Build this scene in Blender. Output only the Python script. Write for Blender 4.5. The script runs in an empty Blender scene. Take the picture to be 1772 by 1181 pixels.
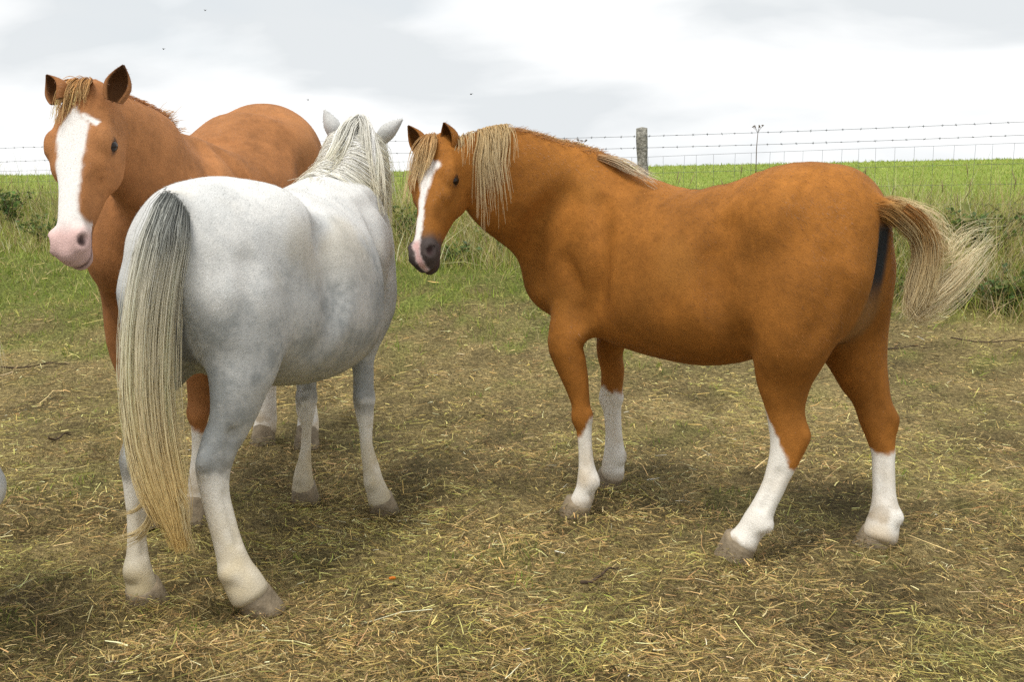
import bpy, math, time
import numpy as np
T_START = time.time()
sc = bpy.context.scene
COL = sc.collection
rng = np.random.default_rng(11)
# ================================================================ camera
cd = bpy.data.cameras.new('camera'); cam = bpy.data.objects.new('camera', cd); COL.objects.link(cam)
cam.location = (0, 0, 1.33); cam.rotation_euler = (math.radians(90-8.97), 0, 0)
cd.sensor_width = 36; cd.lens = 36*1900/1772; cd.clip_start = .05; cd.clip_end = 2000
sc.camera = cam
# ================================================================ sky and sun
SUN_EL, SUN_AZ = math.radians(68), math.radians(210)      # azimuth clockwise from +Y: behind the camera, to the left
w = bpy.data.worlds.new('World'); sc.world = w; w.use_nodes = True
nt = w.node_tree; N = nt.nodes; LK = nt.links; N.clear()
def wn(t, **k):
    n = N.new(t)
    for a, b in k.items(): setattr(n, a, b)
    return n
out = wn('ShaderNodeOutputWorld'); bg = wn('ShaderNodeBackground'); bg.inputs['Strength'].default_value = .10
sky = wn('ShaderNodeTexSky'); sky.sky_type = 'NISHITA'; sky.sun_disc = False; sky.sun_elevation = SUN_EL; sky.sun_rotation = SUN_AZ
tc = wn('ShaderNodeTexCoord'); sep = wn('ShaderNodeSeparateXYZ'); LK.new(tc.outputs['Generated'], sep.inputs[0])
mp = wn('ShaderNodeMapping'); mp.inputs['Location'].default_value = (.35, 2.1, .55); mp.inputs['Scale'].default_value = (1., 1., 3.4); LK.new(tc.outputs['Generated'], mp.inputs[0])
def wnoise(scale, detail, rough, dist):
    n = wn('ShaderNodeTexNoise'); n.inputs['Scale'].default_value = scale; n.inputs['Detail'].default_value = detail
    n.inputs['Roughness'].default_value = rough; n.inputs['Distortion'].default_value = dist; LK.new(mp.outputs[0], n.inputs['Vector']); return n
n1 = wnoise(3.1, 6, .46, .25); n2 = wnoise(2.2, 4, .5, .2)
r1 = wn('ShaderNodeValToRGB'); e = r1.color_ramp.elements       # thick cloud, grey in its folds
e[0].position = .39; e[0].color = (.585, .61, .625, 1); e[1].position = .55; e[1].color = (.80, .805, .80, 1)
m_ = e.new(.47); m_.color = (.70, .715, .722, 1)
LK.new(n1.outputs['Fac'], r1.inputs[0])
sc10 = wn('ShaderNodeVectorMath', operation='SCALE'); sc10.inputs['Scale'].default_value = 10.; LK.new(r1.outputs[0], sc10.inputs[0])
r2 = wn('ShaderNodeValToRGB'); r2.color_ramp.elements[0].position = .25; r2.color_ramp.elements[1].position = .40
r2.color_ramp.elements[0].color = (.86, .86, .86, 1); LK.new(n2.outputs['Fac'], r2.inputs[0])
mx = wn('ShaderNodeMix'); mx.data_type = 'RGBA'; LK.new(r2.outputs[0], mx.inputs['Factor']); LK.new(sky.outputs[0], mx.inputs['A']); LK.new(sc10.outputs[0], mx.inputs['B'])
LK.new(mx.outputs['Result'], bg.inputs['Color']); LK.new(bg.outputs[0], out.inputs[0])
sl = bpy.data.lights.new('sun', 'SUN'); so = bpy.data.objects.new('sun', sl); COL.objects.link(so)
sl.energy = 1.9; sl.angle = math.radians(18); sl.color = (1, .94, .84)
so.rotation_euler = (math.pi/2-SUN_EL, 0, math.pi-SUN_AZ); so.location = (-4, -5, 12)
sc.view_settings.view_transform = 'Standard'; sc.view_settings.look = 'None'; sc.view_settings.gamma = 1; sc.view_settings.use_curve_mapping = False
sc.view_settings.exposure = 0.46
sc.cycles.use_denoising = False; sc.cycles.max_bounces = 6
sc.cycles.transparent_max_bounces = 4
VOX = .0092
# ---------------------------------------------------------------- camera numbers
CAM_H, PITCH, FPX, IW, IH = 1.33, math.radians(8.97), 1900.0, 1772, 1181
_cf = np.array([0, math.cos(PITCH), -math.sin(PITCH)]); _cu = np.array([0, math.sin(PITCH), math.cos(PITCH)])
def ray(px, py):
    return _cf + np.array([1., 0, 0])*(px-IW/2)/FPX - _cu*(py-IH/2)/FPX
def at_y(px, py, Y):                     # photo point -> world point at distance Y
    r = ray(px, py); return np.array([0, 0, CAM_H]) + r*(Y/r[1])
def at_ground(px, py, z=0.0):
    r = ray(px, py); return np.array([0, 0, CAM_H]) + r*((z-CAM_H)/r[2])
def project(P):
    P = np.asarray(P, float) - np.array([0, 0, CAM_H])
    zc = P@_cf; return np.stack([IW/2+FPX*P[..., 0]/zc, IH/2-FPX*(P@_cu)/zc, zc], -1)

# ---------------------------------------------------------------- implicit surfaces
def nrm(v):
    v = np.asarray(v, float); return v/np.maximum(np.linalg.norm(v, axis=-1, keepdims=True), 1e-9)
def crom(K, m):                          # Catmull-Rom through rows of K, m samples per span
    K = np.asarray(K, float); n = len(K)
    E = np.vstack([2*K[0]-K[1], K, 2*K[-1]-K[-2]]); out = []
    for i in range(n-1):
        p0, p1, p2, p3 = E[i:i+4]
        for j in range(m):
            t = j/m
            out.append(.5*((2*p1)+(-p0+p2)*t+(2*p0-5*p1+4*p2-p3)*t*t+(-p0+3*p1-3*p2+p3)*t**3))
    out.append(K[-1]); return np.array(out)

class Sweep:
    """tube of varying super-elliptic section: rows pos3, side3, w, t(+up), b(-up)"""
    def __init__(s, pos, side, w, t, b, k=.03, n=2.0, m=3, cut=False, cap=1.):
        s.cap = cap; pos = np.asarray(pos, float)
        side = np.broadcast_to(np.asarray(side, float), pos.shape)
        col = lambda a: np.broadcast_to(np.asarray(a, float), (len(pos),))[:, None]
        D = crom(np.hstack([pos, side, col(w), col(t), col(b)]), m)
        s.P = D[:, :3]; s.w = np.maximum(D[:, 6], .004); s.t = np.maximum(D[:, 7], .004); s.b = np.maximum(D[:, 8], .004)
        tan = nrm(np.gradient(s.P, axis=0)); S = D[:, 3:6]
        S = nrm(S-tan*(S*tan).sum(1, keepdims=True)); s.S = S; s.U = nrm(np.cross(S, tan)); s.T = tan
        s.k = k; s.n = n; s.cut = cut
        r = np.maximum(np.maximum(s.w, s.t), s.b)[:, None]
        s.lo = (s.P-r).min(0); s.hi = (s.P+r).max(0)
    def __call__(s, X):
        best = np.full(len(X), 1e9, np.float32); bi = np.zeros(len(X), np.int32); bt = np.zeros(len(X), np.float32)
        for j in range(len(s.P)-1):
            d = s.P[j+1]-s.P[j]; L = d@d
            if L < 1e-12: continue
            q = X-s.P[j].astype(np.float32); t = np.clip((q@d.astype(np.float32))/L, 0, 1)
            e = q-t[:, None]*d.astype(np.float32); dd = np.einsum('ij,ij->i', e, e)
            m = dd < best; best[m] = dd[m]; bi[m] = j; bt[m] = t[m]
        f = bt[:, None]
        L = lambda A: A[bi]*(1-f)+A[bi+1]*f
        l = lambda A: A[bi]*(1-bt)+A[bi+1]*bt
        q = X-L(s.P); S = L(s.S); U = L(s.U); T = L(s.T)
        u = (q*S).sum(1); v = (q*U).sum(1); ax = (q*T).sum(1)
        a = l(s.w); b = np.where(v > 0, l(s.t), l(s.b)); c = np.minimum(a, b)
        x = np.abs(u)/a; y = np.abs(v)/b; c = np.where((bi == len(s.P)-2) & (bt > .999), c*s.cap, c); z = np.abs(ax)/c
        kk = np.maximum((x**s.n+y**s.n+z**s.n)**(1/s.n), 1e-4)
        g = np.sqrt((x/a)**2+(y/b)**2+(z/c)**2)
        return (kk*(kk-1)/np.maximum(g, 1e-4)).astype(np.float32)
class Ell:
    def __init__(s, c, r, R=None, k=.03, cut=False):
        s.c = np.asarray(c, float); s.r = np.asarray(r, float); s.R = np.eye(3) if R is None else np.asarray(R, float)
        s.k = k; s.cut = cut; m = s.r.max(); s.lo = s.c-m; s.hi = s.c+m
    def __call__(s, X):
        q = (X-s.c)@s.R.T
        k0 = np.linalg.norm(q/s.r, axis=1); k1 = np.linalg.norm(q/s.r**2, axis=1)
        return (k0*(k0-1)/np.maximum(k1, 1e-4)).astype(np.float32)
def field(prims, X, far=.12):
    X = X.astype(np.float32); D = np.full(len(X), far, np.float32)
    for p in prims:
        pad = p.k+far*.6
        m = np.all((X > p.lo-pad) & (X < p.hi+pad), axis=1)
        if not m.any(): continue
        d = p(X[m]); o = D[m]
        if p.cut:
            d = -d; h = np.maximum(p.k-np.abs(o-d), 0)/p.k; D[m] = np.maximum(o, d)+h*h*p.k*.25
        else:
            h = np.maximum(p.k-np.abs(o-d), 0)/p.k; D[m] = np.minimum(o, d)-h*h*p.k*.25
    return D
def mesh_field(prims, vox=.009, R=5):
    lo = np.min([p.lo for p in prims if not p.cut], 0)-.05; hi = np.max([p.hi for p in prims if not p.cut], 0)+.05
    nb = np.ceil((hi-lo)/(vox*R)).astype(int)+1
    cx = [lo[i]+vox*R*np.arange(nb[i]+1) for i in range(3)]
    G = np.stack(np.meshgrid(*cx, indexing='ij'), -1).reshape(-1, 3)
    C = field(prims, G).reshape(nb+1)
    act = np.zeros(nb, bool); lim = vox*R*1.25
    mn = np.full(nb, 1e9); 
    for a in (0, 1):
        for b in (0, 1):
            for c in (0, 1):
                mn = np.minimum(mn, np.abs(C[a:a+nb[0], b:b+nb[1], c:c+nb[2]]))
                act |= np.sign(C[a:a+nb[0], b:b+nb[1], c:c+nb[2]]) != np.sign(C[:nb[0], :nb[1], :nb[2]])
    act |= mn < lim
    N = nb*R+1
    F = np.repeat(np.repeat(np.repeat(C[:-1, :-1, :-1], R, 0), R, 1), R, 2)
    F = np.pad(F, ((0, 1),)*3, mode='edge').astype(np.float32)
    A = np.zeros(N, bool); Ar = np.repeat(np.repeat(np.repeat(act, R, 0), R, 1), R, 2)
    for a in (0, 1):
        for b in (0, 1):
            for c in (0, 1):
                A[a:a+nb[0]*R, b:b+nb[1]*R, c:c+nb[2]*R] |= Ar
    I = np.argwhere(A); F[A] = field(prims, lo+I*vox)
    # surface nets
    S = F < 0; n = np.array(N)-1
    cnt = np.zeros(n, np.int8)
    for a in (0, 1):
        for b in (0, 1):
            for c in (0, 1):
                cnt += S[a:a+n[0], b:b+n[1], c:c+n[2]]
    cells = np.argwhere((cnt > 0) & (cnt < 8)); idx = np.full(n, -1, np.int64); idx[tuple(cells.T)] = np.arange(len(cells))
    acc = np.zeros((len(cells), 3)); num = np.zeros(len(cells))
    corners = np.array([[a, b, c] for a in (0, 1) for b in (0, 1) for c in (0, 1)])
    for i in range(8):
        for j in range(i+1, 8):
            if np.abs(corners[i]-corners[j]).sum() != 1: continue
            f0 = F[tuple((cells+corners[i]).T)]; f1 = F[tuple((cells+corners[j]).T)]
            m = (f0 < 0) != (f1 < 0); t = np.where(m, f0/np.where(m, f0-f1, 1), 0)
            acc[m] += (corners[i]+t[:, None]*(corners[j]-corners[i]))[m]; num[m] += 1
    V = lo+vox*(cells+acc/num[:, None])
    quads = []
    for ax in range(3):
        o1 = np.eye(3, dtype=int)[(ax+1) % 3]; o2 = np.eye(3, dtype=int)[(ax+2) % 3]; e = np.eye(3, dtype=int)[ax]
        sl = [slice(1, n[i]) for i in range(3)]; sl[ax] = slice(0, n[ax])
        s0 = S[tuple(sl)]; sl2 = list(sl); sl2[ax] = slice(1, n[ax]+1); s1 = S[tuple(sl2)]
        E = np.argwhere(s0 != s1); 
        if not len(E): continue
        base = E+np.array([1, 1, 1])-e
        inside = s0[tuple(E.T)]
        q = np.stack([idx[tuple((base-o1-o2).T)], idx[tuple((base-o2).T)], idx[tuple(base.T)], idx[tuple((base-o1).T)]], 1)
        q[~inside] = q[~inside][:, ::-1]; quads.append(q)
    Q = np.vstack(quads); Q = Q[(Q >= 0).all(1)]
    # keep it smooth
    e = np.vstack([Q[:, [0, 1]], Q[:, [1, 2]], Q[:, [2, 3]], Q[:, [3, 0]]])
    deg = np.bincount(e.ravel(), minlength=len(V)).astype(float)
    for lam in (.5, -.52, .5, -.52, .5, -.52, .5, .3):
        s = np.zeros_like(V)
        for c in range(3):
            s[:, c] = np.bincount(e[:, 0], V[e[:, 1], c], len(V))+np.bincount(e[:, 1], V[e[:, 0], c], len(V))
        V = V+lam*(s/np.maximum(deg, 1)[:, None]-V)
    return V, Q
def relax(V, Q, m, it=40):                # extra smoothing where the thigh flows into the leg
    e = np.vstack([Q[:, [0, 1]], Q[:, [1, 2]], Q[:, [2, 3]], Q[:, [3, 0]]]); deg = np.maximum(np.bincount(e.ravel(), minlength=len(V)), 1).astype(float)[:, None]; m = m[:, None]
    for _ in range(it):
        s = np.stack([np.bincount(e[:, 0], V[e[:, 1], c], len(V))+np.bincount(e[:, 1], V[e[:, 0], c], len(V)) for c in range(3)], 1)
        V = V+.55*m*(s/deg-V)
    return V
def vert_normals(V, Q):
    fn = np.cross(V[Q[:, 2]]-V[Q[:, 0]], V[Q[:, 3]]-V[Q[:, 1]]); N = np.zeros_like(V)
    for i in range(4):
        for c in range(3): N[:, c] += np.bincount(Q[:, i], fn[:, c], len(V))
    return nrm(N)
# ================================================================ mesh helpers
def link(name, me, mat=None, parent=None, loc=None, yaw=0., **props):
    o = bpy.data.objects.new(name, me); COL.objects.link(o)
    if mat is not None and me is not None and not me.materials: me.materials.append(mat)
    if parent is not None: o.parent = parent
    if loc is not None: o.location = loc
    if yaw: o.rotation_euler = (0, 0, yaw)
    for k, v in props.items(): o[k] = v
    return o
def make_mesh(name, V, faces, col=None, smooth=True):
    """faces: list of int arrays (m,3)/(m,4); col: (n,3) linear colours per vertex"""
    me = bpy.data.meshes.new(name); V = np.asarray(V, np.float32)
    faces = [np.asarray(f, np.int32) for f in faces if len(f)]
    me.vertices.add(len(V)); me.vertices.foreach_set('co', V.ravel())
    tot = sum(f.size for f in faces); npoly = sum(len(f) for f in faces)
    me.loops.add(tot); me.loops.foreach_set('vertex_index', np.concatenate([f.ravel() for f in faces]))
    me.polygons.add(npoly); sizes = np.concatenate([np.full(len(f), f.shape[1], np.int32) for f in faces])
    st = np.concatenate([[0], np.cumsum(sizes)[:-1]]).astype(np.int32)
    me.polygons.foreach_set('loop_start', st)
    if smooth: me.polygons.foreach_set('use_smooth', np.ones(npoly, bool))
    if col is not None:
        a = me.attributes.new('Col', 'FLOAT_COLOR', 'POINT'); c = np.ones((len(V), 4), np.float32); c[:, :3] = np.clip(col, 0, 1)
        a.data.foreach_set('color', c.ravel())
    me.update(calc_edges=True); me.validate(); return me
def hash3(ix, iy, iz, seed=0):
    h = (ix.astype(np.int64)*73856093) ^ (iy.astype(np.int64)*19349663) ^ (iz.astype(np.int64)*83492791) ^ (seed*2654435761)
    h = (h ^ (h >> 13))*1274126177 & 0xffffffff; return ((h ^ (h >> 16)) & 0xffff)/65535.
def vnoise(P, f, seed=0):
    P = np.asarray(P, float)*f; i = np.floor(P).astype(np.int64); t = P-i; t = t*t*(3-2*t); r = 0
    for a in (0, 1):
        for b in (0, 1):
            for c in (0, 1):
                r = r+hash3(i[:, 0]+a, i[:, 1]+b, i[:, 2]+c, seed)*(t[:, 0] if a else 1-t[:, 0])*(t[:, 1] if b else 1-t[:, 1])*(t[:, 2] if c else 1-t[:, 2])
    return r
def fbm(P, f, seed=0, o=4):
    r = 0; a = .5; s = 0
    for k in range(o): r = r+a*vnoise(P, f*2**k, seed+k*7); s += a; a *= .5
    return r/s
def sstep(a, b, x):
    t = np.clip((x-a)/(b-a), 0, 1); return t*t*(3-2*t)
# ================================================================ materials
def material(name, base=None, attr=False, rough=.7, spec=.3, noise=None, bump=None, sheen=0., trans=0., metal=0., coords='Object'):
    m = bpy.data.materials.new(name); m.use_nodes = True; t = m.node_tree; b = t.nodes['Principled BSDF']
    b.inputs['Roughness'].default_value = rough; b.inputs['Specular IOR Level'].default_value = spec; b.inputs['Metallic'].default_value = metal
    if sheen:
        b.inputs['Sheen Weight'].default_value = sheen; b.inputs['Sheen Roughness'].default_value = .45
    tcn = t.nodes.new('ShaderNodeTexCoord')
    if attr:
        a = t.nodes.new('ShaderNodeAttribute'); a.attribute_name = 'Col'; src = a.outputs['Color']
    else:
        r = t.nodes.new('ShaderNodeRGB'); r.outputs[0].default_value = (*base, 1); src = r.outputs[0]
    if noise:
        sc_, lo, hi = noise; n = t.nodes.new('ShaderNodeTexNoise'); n.inputs['Scale'].default_value = sc_; n.inputs['Detail'].default_value = 5
        t.links.new(tcn.outputs[coords], n.inputs['Vector'])
        mr = t.nodes.new('ShaderNodeMapRange'); mr.inputs['From Min'].default_value = .3; mr.inputs['From Max'].default_value = .7; mr.inputs['To Min'].default_value = lo; mr.inputs['To Max'].default_value = hi
        t.links.new(n.outputs['Fac'], mr.inputs['Value'])
        vm = t.nodes.new('ShaderNodeVectorMath'); vm.operation = 'SCALE'; t.links.new(src, vm.inputs[0]); t.links.new(mr.outputs[0], vm.inputs['Scale']); src = vm.outputs[0]
    t.links.new(src, b.inputs['Base Color'])
    if bump:
        sc_, st, di = bump; n = t.nodes.new('ShaderNodeTexNoise'); n.inputs['Scale'].default_value = sc_; n.inputs['Detail'].default_value = 6; t.links.new(tcn.outputs[coords], n.inputs['Vector'])
        bp = t.nodes.new('ShaderNodeBump'); bp.inputs['Strength'].default_value = st; bp.inputs['Distance'].default_value = di; t.links.new(n.outputs['Fac'], bp.inputs['Height']); t.links.new(bp.outputs[0], b.inputs['Normal'])
    if trans:
        tr = t.nodes.new('ShaderNodeBsdfTranslucent'); t.links.new(src, tr.inputs['Color']); ms = t.nodes.new('ShaderNodeMixShader'); ms.inputs[0].default_value = trans
        t.links.new(b.outputs[0], ms.inputs[1]); t.links.new(tr.outputs[0], ms.inputs[2]); t.links.new(ms.outputs[0], t.nodes['Material Output'].inputs[0])
    return m
M_GROUND = material('ground_litter', attr=True, rough=.95, spec=.1, noise=(38, .55, 1.45), bump=(60, .6, .03))
def add_fibres(m):
    t = m.node_tree; b = t.nodes['Principled BSDF']; tc_ = t.nodes.new('ShaderNodeTexCoord'); src = b.inputs['Base Color'].links[0].from_socket; fac = None; hs = []
    for rot, sx, sy in ((.3, 420, 34), (1.25, 380, 30), (2.2, 460, 38), (2.85, 300, 26)):
        mp_ = t.nodes.new('ShaderNodeMapping'); mp_.inputs['Rotation'].default_value = (0, 0, rot); t.links.new(tc_.outputs['Object'], mp_.inputs[0])
        m2 = t.nodes.new('ShaderNodeMapping'); m2.inputs['Scale'].default_value = (sx, sy, 1); t.links.new(mp_.outputs[0], m2.inputs[0])
        n = t.nodes.new('ShaderNodeTexNoise'); n.inputs['Scale'].default_value = 1.; n.inputs['Detail'].default_value = 2; n.inputs['Distortion'].default_value = .6; t.links.new(m2.outputs[0], n.inputs['Vector']); hs.append(n.outputs['Fac'])
    for h in hs:
        if fac is None: fac = h; continue
        mx_ = t.nodes.new('ShaderNodeMath'); mx_.operation = 'MAXIMUM'; t.links.new(fac, mx_.inputs[0]); t.links.new(h, mx_.inputs[1]); fac = mx_.outputs[0]
    mr = t.nodes.new('ShaderNodeMapRange'); mr.inputs['From Min'].default_value = .50; mr.inputs['From Max'].default_value = .78; mr.inputs['To Min'].default_value = .30; mr.inputs['To Max'].default_value = 2.5; t.links.new(fac, mr.inputs['Value'])
    vm = t.nodes.new('ShaderNodeVectorMath'); vm.operation = 'SCALE'; t.links.new(src, vm.inputs[0]); t.links.new(mr.outputs[0], vm.inputs['Scale']); t.links.new(vm.outputs[0], b.inputs['Base Color'])
    bp = t.nodes.new('ShaderNodeBump'); bp.inputs['Strength'].default_value = .9; bp.inputs['Distance'].default_value = .012; t.links.new(fac, bp.inputs['Height']); t.links.new(b.inputs['Normal'].links[0].from_socket, bp.inputs['Normal']); t.links.new(bp.outputs[0], b.inputs['Normal'])
add_fibres(M_GROUND)
M_BLADE = material('grass_blade', attr=True, rough=.6, spec=.25, trans=.3)
M_HAY = material('hay_strand', attr=True, rough=.65, spec=.25, trans=.15)
M_COAT = material('coat', attr=True, rough=.7, spec=.12, noise=(170, .90, 1.1), bump=(260, .35, .006))
M_FUR = material('coat_hair', attr=True, rough=.42, spec=.38, sheen=.10)
M_MANE = material('mane_hair', attr=True, rough=.45, spec=.35)
M_HOOF = material('hoof_horn', base=(.25, .20, .135), rough=.6, spec=.25, noise=(28, .7, 1.3), bump=(70, .5, .01))
M_EYE = material('eye_dark', base=(.014, .008, .005), rough=.22, spec=.25)
M_LID = material('eyelid_skin', base=(.035, .022, .016), rough=.55, spec=.3)
M_POST = material('weathered_wood', base=(.29, .28, .245), rough=.9, spec=.15, noise=(30, .45, 1.5), bump=(45, .9, .02))
M_WIRE = material('dull_wire', base=(.16, .17, .18), rough=.55, spec=.4, metal=.5, noise=(30, .6, 1.2))
M_LEAF = material('leaf', attr=True, rough=.5, spec=.35, trans=.3)
M_STEM = material('dry_stem', base=(.12, .085, .05), rough=.8, noise=(60, .6, 1.4))
M_TWIG = material('twig_bark', base=(.075, .05, .032), rough=.85, noise=(80, .5, 1.5), bump=(120, .6, .004))
M_CARROT = material('carrot', base=(.75, .22, .02), rough=.45, noise=(90, .7, 1.2))
M_FLY = material('fly_black', base=(.01, .01, .012), rough=.4)
# ================================================================ the lie of the land
def fence_y(X): return np.interp(X, [-14, -6.2, 1.25, 4.6, 12], [15.0, 13.3, 10.6, 9.6, 8.0])
CREST = 46.
def terrain(X, Y):
    X = np.asarray(X, float); Y = np.asarray(Y, float); fy = fence_y(np.clip(X, -14, 12))
    amp = np.interp(X, [1.0, 3.6], [.46, .30]); z = amp*sstep(5.4, 9.8, Y)+(.60-amp)*sstep(fy-1.6, fy-.4, Y)
    # far field: rises to a crest that is higher on the right
    px = 886+1900*X/np.maximum(Y, 8)
    el = np.interp(px, [-400, 0, 700, 1300, 1772, 2300], [-.0075, -.0065, -.003, .0035, .0085, .011])
    zc = 1.33+el*CREST
    t = np.clip((Y-fy-.3)/(CREST-fy), 0, 1); zf = .59+(zc-.59)*(t**.9)
    z = np.where(Y > fy+.3, np.where(Y < CREST, zf, zc-(Y-CREST)*.05), z)
    return z
def bumps(X, Y):
    P = np.stack([X, Y, X*0], 1); near = 1-sstep(9, 14, Y)
    return ((fbm(P, 1.3, 3)-.5)*.08+(fbm(P, 7., 9, 3)-.5)*.075)*near
def green_mask(X, Y):       # 0 trampled hay, 1 grass
    P = np.stack([X, Y, X*0], 1); n = fbm(P, .9, 21)-.5; n2 = fbm(P, 4.2, 5)-.5
    edge = 8.7-.25*np.clip(-X-1.2, 0, 3)-.25*np.clip(X-1.5, 0, 3)
    return np.clip(sstep(edge-1.5, edge+1.1, Y+n*4.5+n2*2.5)+.3*sstep(.10, .28, n2), 0, 1)
def spaced(a, b, s0, g):
    v = [a]; s = s0
    while v[-1] < b: v.append(v[-1]+s); s *= g
    return np.array(v)
xs = spaced(0, 150, .055, 1.03); xs = np.concatenate([-xs[:0:-1], xs]); ysf = spaced(1.2, 190, .045, 1.025); ys = np.concatenate([np.linspace(-12, 1.1, 20), ysf])
GX, GY = np.meshgrid(xs, ys); gx, gy = GX.ravel(), GY.ravel()
gz = terrain(gx, gy)+bumps(gx, gy); g = green_mask(gx, gy); P_ = np.stack([gx, gy, gx*0], 1)
n_a, n_b = fbm(P_, 2.2, 40)[:, None], fbm(P_, 9., 41)[:, None]
dirt = np.array([.25, .195, .088])*(.35+1.2*n_a)+np.array([.06, .05, .018])*(n_b-.35)
grs = np.array([.15, .175, .040])*(.5+.9*n_b); fld = np.array([.25, .32, .06])*(.75+.5*n_a)
wet = sstep(.50, .64, fbm(P_, .8, 301)+.25*np.clip((3.4-gy)*.25-gx*.10, -.2, .4)); dirt = dirt*(1-.35*wet[:, None])*(1-.15*(1-sstep(2.6, 4.6, gy+(fbm(P_, .9, 310)-.5)*2.2))[:, None])*(1-.35*sstep(.57, .66, fbm(P_, 4.5, 333))[:, None])
gc = dirt*(1-g[:, None])+grs*g[:, None]; ff = sstep(.3, 2.5, gy-fence_y(np.clip(gx, -14, 12)))[:, None]; gc = gc*(1-ff)+fld*ff
nx, ny = len(xs), len(ys); I = np.arange(nx*ny).reshape(ny, nx)
link('ground', make_mesh('ground', np.stack([gx, gy, gz], 1), [np.stack([I[:-1, :-1], I[:-1, 1:], I[1:, 1:], I[1:, :-1]], -1).reshape(-1, 4)], gc), M_GROUND, kind='structure', label='trampled paddock of hay and mud rising to a green field')
def gh(X, Y): return terrain(X, Y)+bumps(X, Y)
# ================================================================ blades (grass, hay)
def blades(root, up, length, width, bend, col, seg=2, tipw=.15, side=None, droop=None):
    """ribbons: root (n,3), up (n,3) unit start direction, bend (n,3) added along the squared length"""
    n = len(root); s = nrm(np.cross(up, nrm(rng.normal(size=(n, 3))))) if side is None else side
    V = np.zeros((n, 2*(seg+1), 3), np.float32); C = np.zeros((n, 2*(seg+1), 3), np.float32)
    for i in range(seg+1):
        t = i/seg; c = root+up*(length*t)[:, None]+bend*(length*t*t)[:, None]
        wd = (width*(1-(1-tipw)*t**1.6)/2)[:, None]
        V[:, 2*i] = c-s*wd; V[:, 2*i+1] = c+s*wd
        C[:, 2*i] = C[:, 2*i+1] = col*(1+.0*t)
    b = np.arange(n)[:, None]*(2*(seg+1)); F = np.concatenate([b+np.array([2*i, 2*i+1, 2*i+3, 2*i+2]) for i in range(seg)])
    return V.reshape(-1, 3), F, C.reshape(-1, 3)
def pick(n, cols, wts, spread=.25):
    cols = np.array(cols); k = rng.choice(len(cols), n, p=np.array(wts)/sum(wts)); return np.clip(cols[k]*np.exp(rng.normal(0, spread, (n, 1)))*(1+rng.normal(0, .06, (n, 3))), 0, .9)
def scatter(n, y0, y1, p=2.0, xw=.60, xpad=.7):
    u = rng.random(n); q = 1-p
    Y = (y0**q+(y1**q-y0**q)*u)**(1/q); X = (rng.random(n)*2-1)*(xpad+xw*Y); return X, Y
# hay litter: long thin strands lying on the ground
def hay():
    n = 285000; X, Y = scatter(n, 1.7, 10.5, 1.6); g = green_mask(X, Y); P = np.stack([X, Y, X*0], 1); hole = sstep(.57, .66, fbm(P, 4.5, 333)); keep = (rng.random(n) > g*.80) & (rng.random(n) < (.45+1.0*fbm(P, 3.1, 77))*(1-.5*hole)); X, Y = X[keep], Y[keep]; n = len(X)
    P = np.stack([X, Y, X*0], 1); clump = fbm(P, 3.1, 77)
    L = np.exp(rng.normal(math.log(.029), .62, n)).clip(.009, .17); z = gh(X, Y)+rng.random(n)**2*.035*(.4+1.5*clump)+.002
    a = rng.random(n)*2*np.pi; el = rng.normal(.02, .16, n); d = np.stack([np.cos(a)*np.cos(el), np.sin(a)*np.cos(el), np.sin(el)], 1)
    be = rng.normal(0, .22, (n, 3)); be[:, 2] = rng.normal(-.06, .10, n)
    w = np.exp(rng.normal(math.log(.0018), .36, n))*(1+.13*np.maximum(Y-3, 0))
    c = pick(n, [(.30, .215, .088), (.43, .325, .15), (.19, .130, .050), (.22, .195, .060), (.060, .042, .020), (.60, .50, .28)], [.28, .19, .18, .16, .15, .04], .30)
    wet = sstep(.50, .64, fbm(P, .8, 301)+.25*np.clip((3.4-Y)*.25-X*.10, -.2, .4)); mud = (1-sstep(2.6, 4.6, Y+(fbm(P, .9, 310)-.5)*2.2)); c *= (.98+1.42*clump)[:, None]*np.array([1.03, 1., .93])*(1-.16*mud)[:, None]*(1-.22*wet)[:, None]; grn = sstep(.52, .66, fbm(P, 1.7, 302)); c = c*(1-grn[:, None]*.5)+c*np.array([.85, 1.15, .75])*grn[:, None]*.5
    r = np.stack([X, Y, z], 1)-d*(L*.5)[:, None]; r[:, 2] = np.maximum(r[:, 2], z-.01)
    sd = nrm(np.cross(d, np.array([0, 0, 1.]))+np.array([0, 0, 1.])*rng.normal(0, .6, (n, 1)))
    return blades(r, d, L, w, be, c, 2, .5, sd)
v, f, c = hay(); link('hay_litter', make_mesh('hay_litter', v, [f], c, False), M_HAY, kind='stuff', label='loose dry hay strands trodden over the paddock')
def grass_on(n, y0, y1, p, hgt, cols, wts, dens, seg=2, wid=.0035, lean=.45, xw=.6, spread=.22):
    X, Y = scatter(n, y0, y1, p, xw); k = rng.random(n) < dens(X, Y); X, Y = X[k], Y[k]; n = len(X)
    L = hgt(X, Y)*np.exp(np.clip(rng.normal(0, .3, n), -.8, .42)); a = rng.random(n)*2*np.pi; t = np.abs(rng.normal(0, lean, n))
    up = np.stack([np.cos(a)*np.sin(t), np.sin(a)*np.sin(t), np.cos(t)], 1); be = np.stack([np.cos(a), np.sin(a), -.4*np.ones(n)], 1)*np.abs(rng.normal(0, .38, n))[:, None]
    return blades(np.stack([X, Y, gh(X, Y)-.008], 1), up, L, wid*(1+.08*Y)*np.exp(rng.normal(0, .25, n)), be, pick(n, cols, wts, spread), seg, .12)
GREENS = [(.26, .33, .055), (.33, .37, .085), (.17, .23, .045), (.42, .38, .14), (.50, .42, .20)]
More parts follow.
